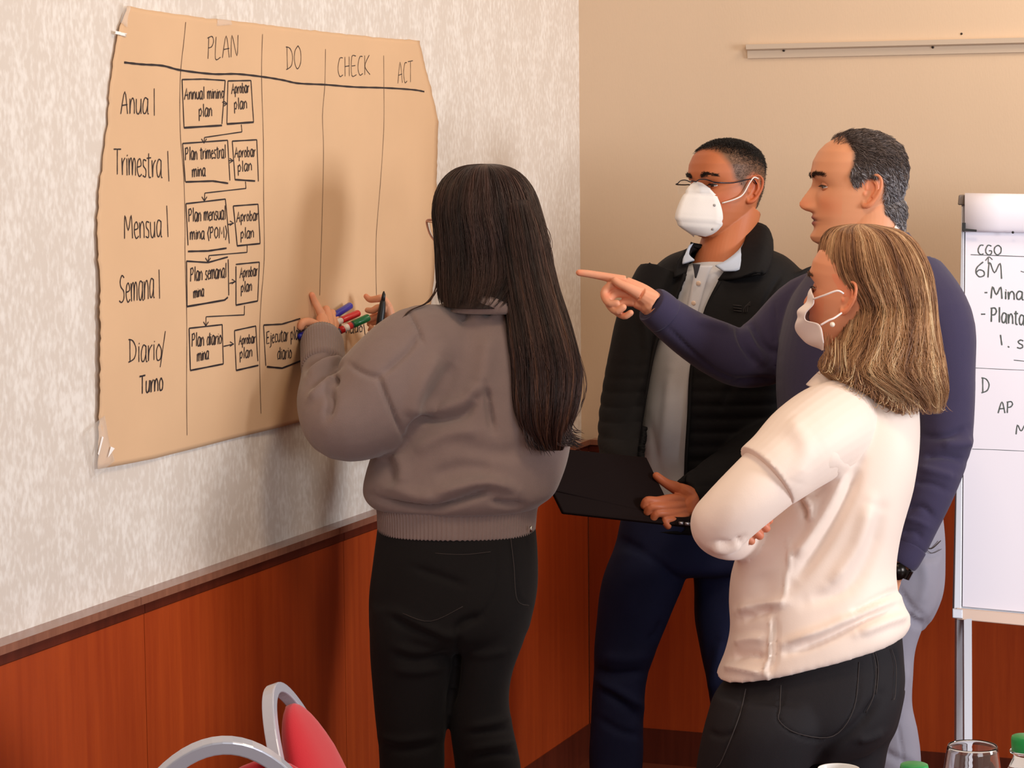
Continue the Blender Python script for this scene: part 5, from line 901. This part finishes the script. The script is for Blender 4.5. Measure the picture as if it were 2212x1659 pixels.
def leg(px0, py0, d0, px1, py1, d1, hw, hd, name='leg'):
    a, b = P(px0, py0, d0), P(px1, py1, d1); u = (b-a)/np.linalg.norm(b-a)
    if u[2] != 0: b = a+u*((0.01-a[2])/u[2])
    R = []
    for c in (a, b): R.append([c+RH*sx*hw+FH*sy*hd for sx, sy in ((-1, -1), (1, -1), (1, 1), (-1, 1))])
    o = obj(name, rings(R), M_al, fc, smooth=False); return o
leg(2089, 1335, 5.215, 2090, 1600, 5.17, .0085, .009); leg(2072, 1335, 5.245, 2071, 1600, 5.25, .0075, .012)
leg(2700, 1380, 5.25, 2702, 1600, 5.20, .0085, .009); leg(2400, 1380, 5.30, 2400, 1600, 5.75, .009, .009)

# ================================================================ banquet chairs
M_frame = mat('silver painted steel', (196, 196, 206), .28, metal=.3, coat=.4); M_redf = mat('red upholstery', (190, 20, 34), .85, sheen=.3, bump=(600, .3), bdist=.0008)
def banquet_chair(top, tilt, yaw, label, shift=0.):
    """top = world point of the crown of the back; yaw = heading of the seat, in degrees from the view's right"""
    a = math.radians(yaw); fwd = RH*math.cos(a)+FH*math.sin(a); side = np.cross(fwd, [0, 0, 1.]); t = math.radians(tilt); up = np.array([0, 0, 1.])*math.cos(t)-fwd*math.sin(t); nn = np.cross(side, up); nn *= np.sign(np.dot(nn, fwd)); u = up
    root = thing('banquet_chair', [*(top+fwd*.3)[:2], 0], label, 'chair', 'red banquet chairs')
    hw = .195; b = .55; bw, bd = .0082, .0095
    # arch of flat bar
    R = []; th = np.linspace(-1.28, 1.28, 49); c0 = top-u*(b+.012)
    pts = [(hw*math.sin(x), b*math.cos(x)) for x in th]; pts = [(-hw*.93, -.28)]+[(-hw*.97, -.05)]+pts+[(hw*.97, -.05)]+[(hw*.93, -.28)]
    pts = np.array(pts); tg = np.gradient(pts, axis=0); tg /= np.linalg.norm(tg, axis=1)[:, None]
    for p, g in zip(pts, tg):
        c = c0+side*p[0]+u*p[1]; o = side*(-g[1])+u*g[0]; R.append([c+o*bw*sx+nn*bd*sy for sx, sy in ((-1, -1), (1, -1), (1, 1), (-1, 1))])
    o = obj('back_frame', rings(R), M_frame, root, smooth=False); m = o.modifiers.new('b', 'BEVEL'); m.width = .002; m.segments = 2
    # padded back in the arch
    cu = []
    for k_, zz in enumerate((-.02+.5395*(1-(1-np.linspace(0, 1, 18))**2))):
        w = (hw-.022)*math.sqrt(max(.0002, 1-(max(zz, 0)/.52)**2)); c = c0+u*zz+nn*.016+side*shift*max(zz, 0)/.5; aa = np.linspace(0, 2*np.pi, 40, endpoint=False); th_ = .030*min(1, math.sqrt(max(0.03, 1-abs(zz-.25)**2/.272**2))*1.3)
        cu.append([c+side*w*math.copysign(abs(math.cos(x))**.7, math.cos(x))+nn*th_*math.sin(x) for x in aa])
    obj('backrest', rings(cu), M_redf, root)
    zc = .45; k = (top[2]-zc); foot = top-u*(k/u[2]); st = foot+fwd*.235; R = []
    for z_, s_ in ((-.02, .94), (-.008, 1), (.018, 1), (.032, .93), (.036, .6)):
        R.append([st+np.array([0, 0, z_])+side*.205*s_*math.copysign(abs(math.cos(x))**.5, math.cos(x))+fwd*.205*s_*math.copysign(abs(math.sin(x))**.5, math.sin(x)) for x in np.linspace(0, 2*np.pi, 40, endpoint=False)])
    obj('seat', rings(R), M_redf, root)
    for sx in (-1, 1):
        for sf, spl in ((.18, .04), (-.17, -.10)):
            a0 = st+side*.18*sx+fwd*sf+[0, 0, -.02]; a1 = a0+fwd*spl; a1[2] = 0.0; R = [[c+side*.011*p+fwd*.011*q for p, q in ((-1, -1), (1, -1), (1, 1), (-1, 1))] for c in (a0, a1)]
            obj('leg', rings(R), M_frame, root, smooth=False)
    return root
banquet_chair(P(584, 1474, 3.62), 20, -8, 'red banquet chair with silver frame, turned side on, nearer the standing person in black jeans')
banquet_chair(P(480, 1589, 2.72), 12, 100, 'red banquet chair with silver arched back, leftmost, in front at the bottom edge', .05)

# ================================================================ table with glass, bottles and cup
M_cloth = mat('white tablecloth', (228, 222, 220), .85, bump=(500, .3), bdist=.0006)
tb = thing('table', [*P(2100, 1700, 2.85)[:2], 0], 'white clothed conference table in the foreground under the bottles and glass', 'table')
tc0 = P(2200, 1900, 2.9); tz = .75
tcen = V(.74, 2.84, 0)
R = []
for z_, s_ in ((tz, .985), (tz-.004, 1.0), (tz-.03, 1.003), (.35, 1.01), (.34, .99)):
    R.append([np.array([tcen[0], tcen[1], 0])+RH*.60*s_*sx+FH*.38*s_*sy+np.array([0, 0, z_]) for sx, sy in [(math.copysign(abs(math.cos(a))**.12, math.cos(a)), math.copysign(abs(math.sin(a))**.12, math.sin(a))) for a in np.linspace(0, 2*np.pi, 64, endpoint=False)]])
obj('tablecloth', rings(R), M_cloth, tb)
for sx in (-1, 1):
    for sy in (-1, 1): obj('leg', tube3([tcen+RH*.54*sx+FH*.32*sy+[0, 0, .0], tcen+RH*.54*sx+FH*.32*sy+[0, 0, .73]], .02, 14), M_al, tb)
M_glass = mat('clear glass', (255, 255, 255), .0, trans=1, ior=1.45); M_pet = mat('clear bottle plastic', (250, 252, 255), .03, trans=1, ior=1.2); M_gcap = mat('green bottle cap', (42, 160, 78), .4); M_cup = mat('white china', (238, 234, 230), .15)
def lathe(prof, c, k=48): return rings([[c+np.array([r*math.cos(a), r*math.sin(a), z]) for a in np.linspace(0, 2*np.pi, k, endpoint=False)] for r, z in prof], cap=False)
def stand(px, py, z_top):                 # floor position of a thing whose top at height z_top is seen at the pixel
    r = ray(px, py); t = (z_top-CAM_H)/r[2]; p = CAM+r*t; return np.array([p[0], p[1], tz])
gp = stand(2101, 1612, .955); hg = .205
wg = thing('wine_glass', gp, 'empty clear stemmed glass on the table beside the green capped bottles', 'glass')
outer = [(.0005, .002), (.032, .002), (.033, .004), (.010, .008), (.0045, .02), (.004, .075), (.008, .09), (.026, .105), (.0345, .130), (.0352, .150), (.0325, .180), (.0290, hg-.001)]
inner = [(.0285, hg), (.0278, hg-.001), (.0312, .180), (.0339, .150), (.0332, .131), (.0250, .1075), (.006, .095), (.0005, .094)]
q = cr(outer, 4).tolist()+cr(inner, 4).tolist(); obj('bowl', lathe([(max(a, .0003), b) for a, b in q], gp), M_glass, wg)
def bottle(px, py, label):
    c = stand(px, py, tz+.232); b = thing('water_bottle', c, label, 'bottle', 'water bottles on the table')
    pr = [(.0005, .001), (.026, .001), (.0305, .006), (.031, .03), (.0295, .04), (.031, .05), (.031, .13), (.0295, .15), (.022, .185), (.0135, .205), (.0130, .212), (.0165, .2125), (.0165, .215), (.0125, .2155), (.0125, .226)]
    obj('bottle_body', lathe(cr(pr, 3), c), M_pet, b)
    k = 72; R = []
    for r, z in ((.0135, .214), (.0148, .215), (.0150, .228), (.0146, .2312), (.0130, .232), (.0005, .232)):
        R.append([c+np.array([(r+(.0004 if i % 2 and .215 < z < .23 else 0))*math.cos(2*math.pi*i/k), (r+(.0004 if i % 2 and .215 < z < .23 else 0))*math.sin(2*math.pi*i/k), z]) for i in range(k)])
    obj('cap', rings(R), M_gcap, b)
    w = lathe([(.0005, .003), (.029, .004), (.0295, .13), (.028, .15), (.0225, .18), (.0200, .188), (.0005, .188)], c); obj('water', w, mat('water', (255, 255, 255), .0, trans=1, ior=1.33), b)
bottle(1975, 1650, 'small water bottle with only its green cap showing, left of the glass'); bottle(2214, 1589, 'clear water bottle with green cap at the right edge of the table')
cp = stand(1812, 1660, tz+.070)
cu = thing('coffee_cup', cp, 'white china cup whose rim shows at the bottom edge', 'cup')
obj('cup_body', lathe([(.0005, .001), (.018, .001), (.020, .005), (.026, .03), (.0285, .069), (.028, .070), (.027, .069), (.0245, .03), (.018, .008), (.0005, .007)], cp), M_cup, cu)
obj('handle', tube3(cr([cp+RH*x+np.array([0, 0, z]) for x, z in ((.026, .055), (.042, .055), (.046, .04), (.036, .025), (.024, .022))], 4), .003, 8), M_cup, cu)
for px_, d_, t_ in ((882, 4.70, FH-RH*.2), (1048, 4.735, FH+RH*.1)): shoe(px_, d_, t_, M_shoe, A)
for px_, d_, t_ in ((1328, 5.38, -RH-FH*.6), (1602, 5.45, -RH*.5-FH)): shoe(px_, d_, t_, M_shoe, Bm)
for px_, d_, t_ in ((1920, 4.88, -RH), (1815, 5.06, -RH)): shoe(px_, d_, t_, M_shoe, Cm)
for px_, d_, t_ in ((1572, 4.18, -RH+FH*.2), (1740, 4.31, -RH+FH*.3)): shoe(px_, d_, t_, M_shoe, Dm)
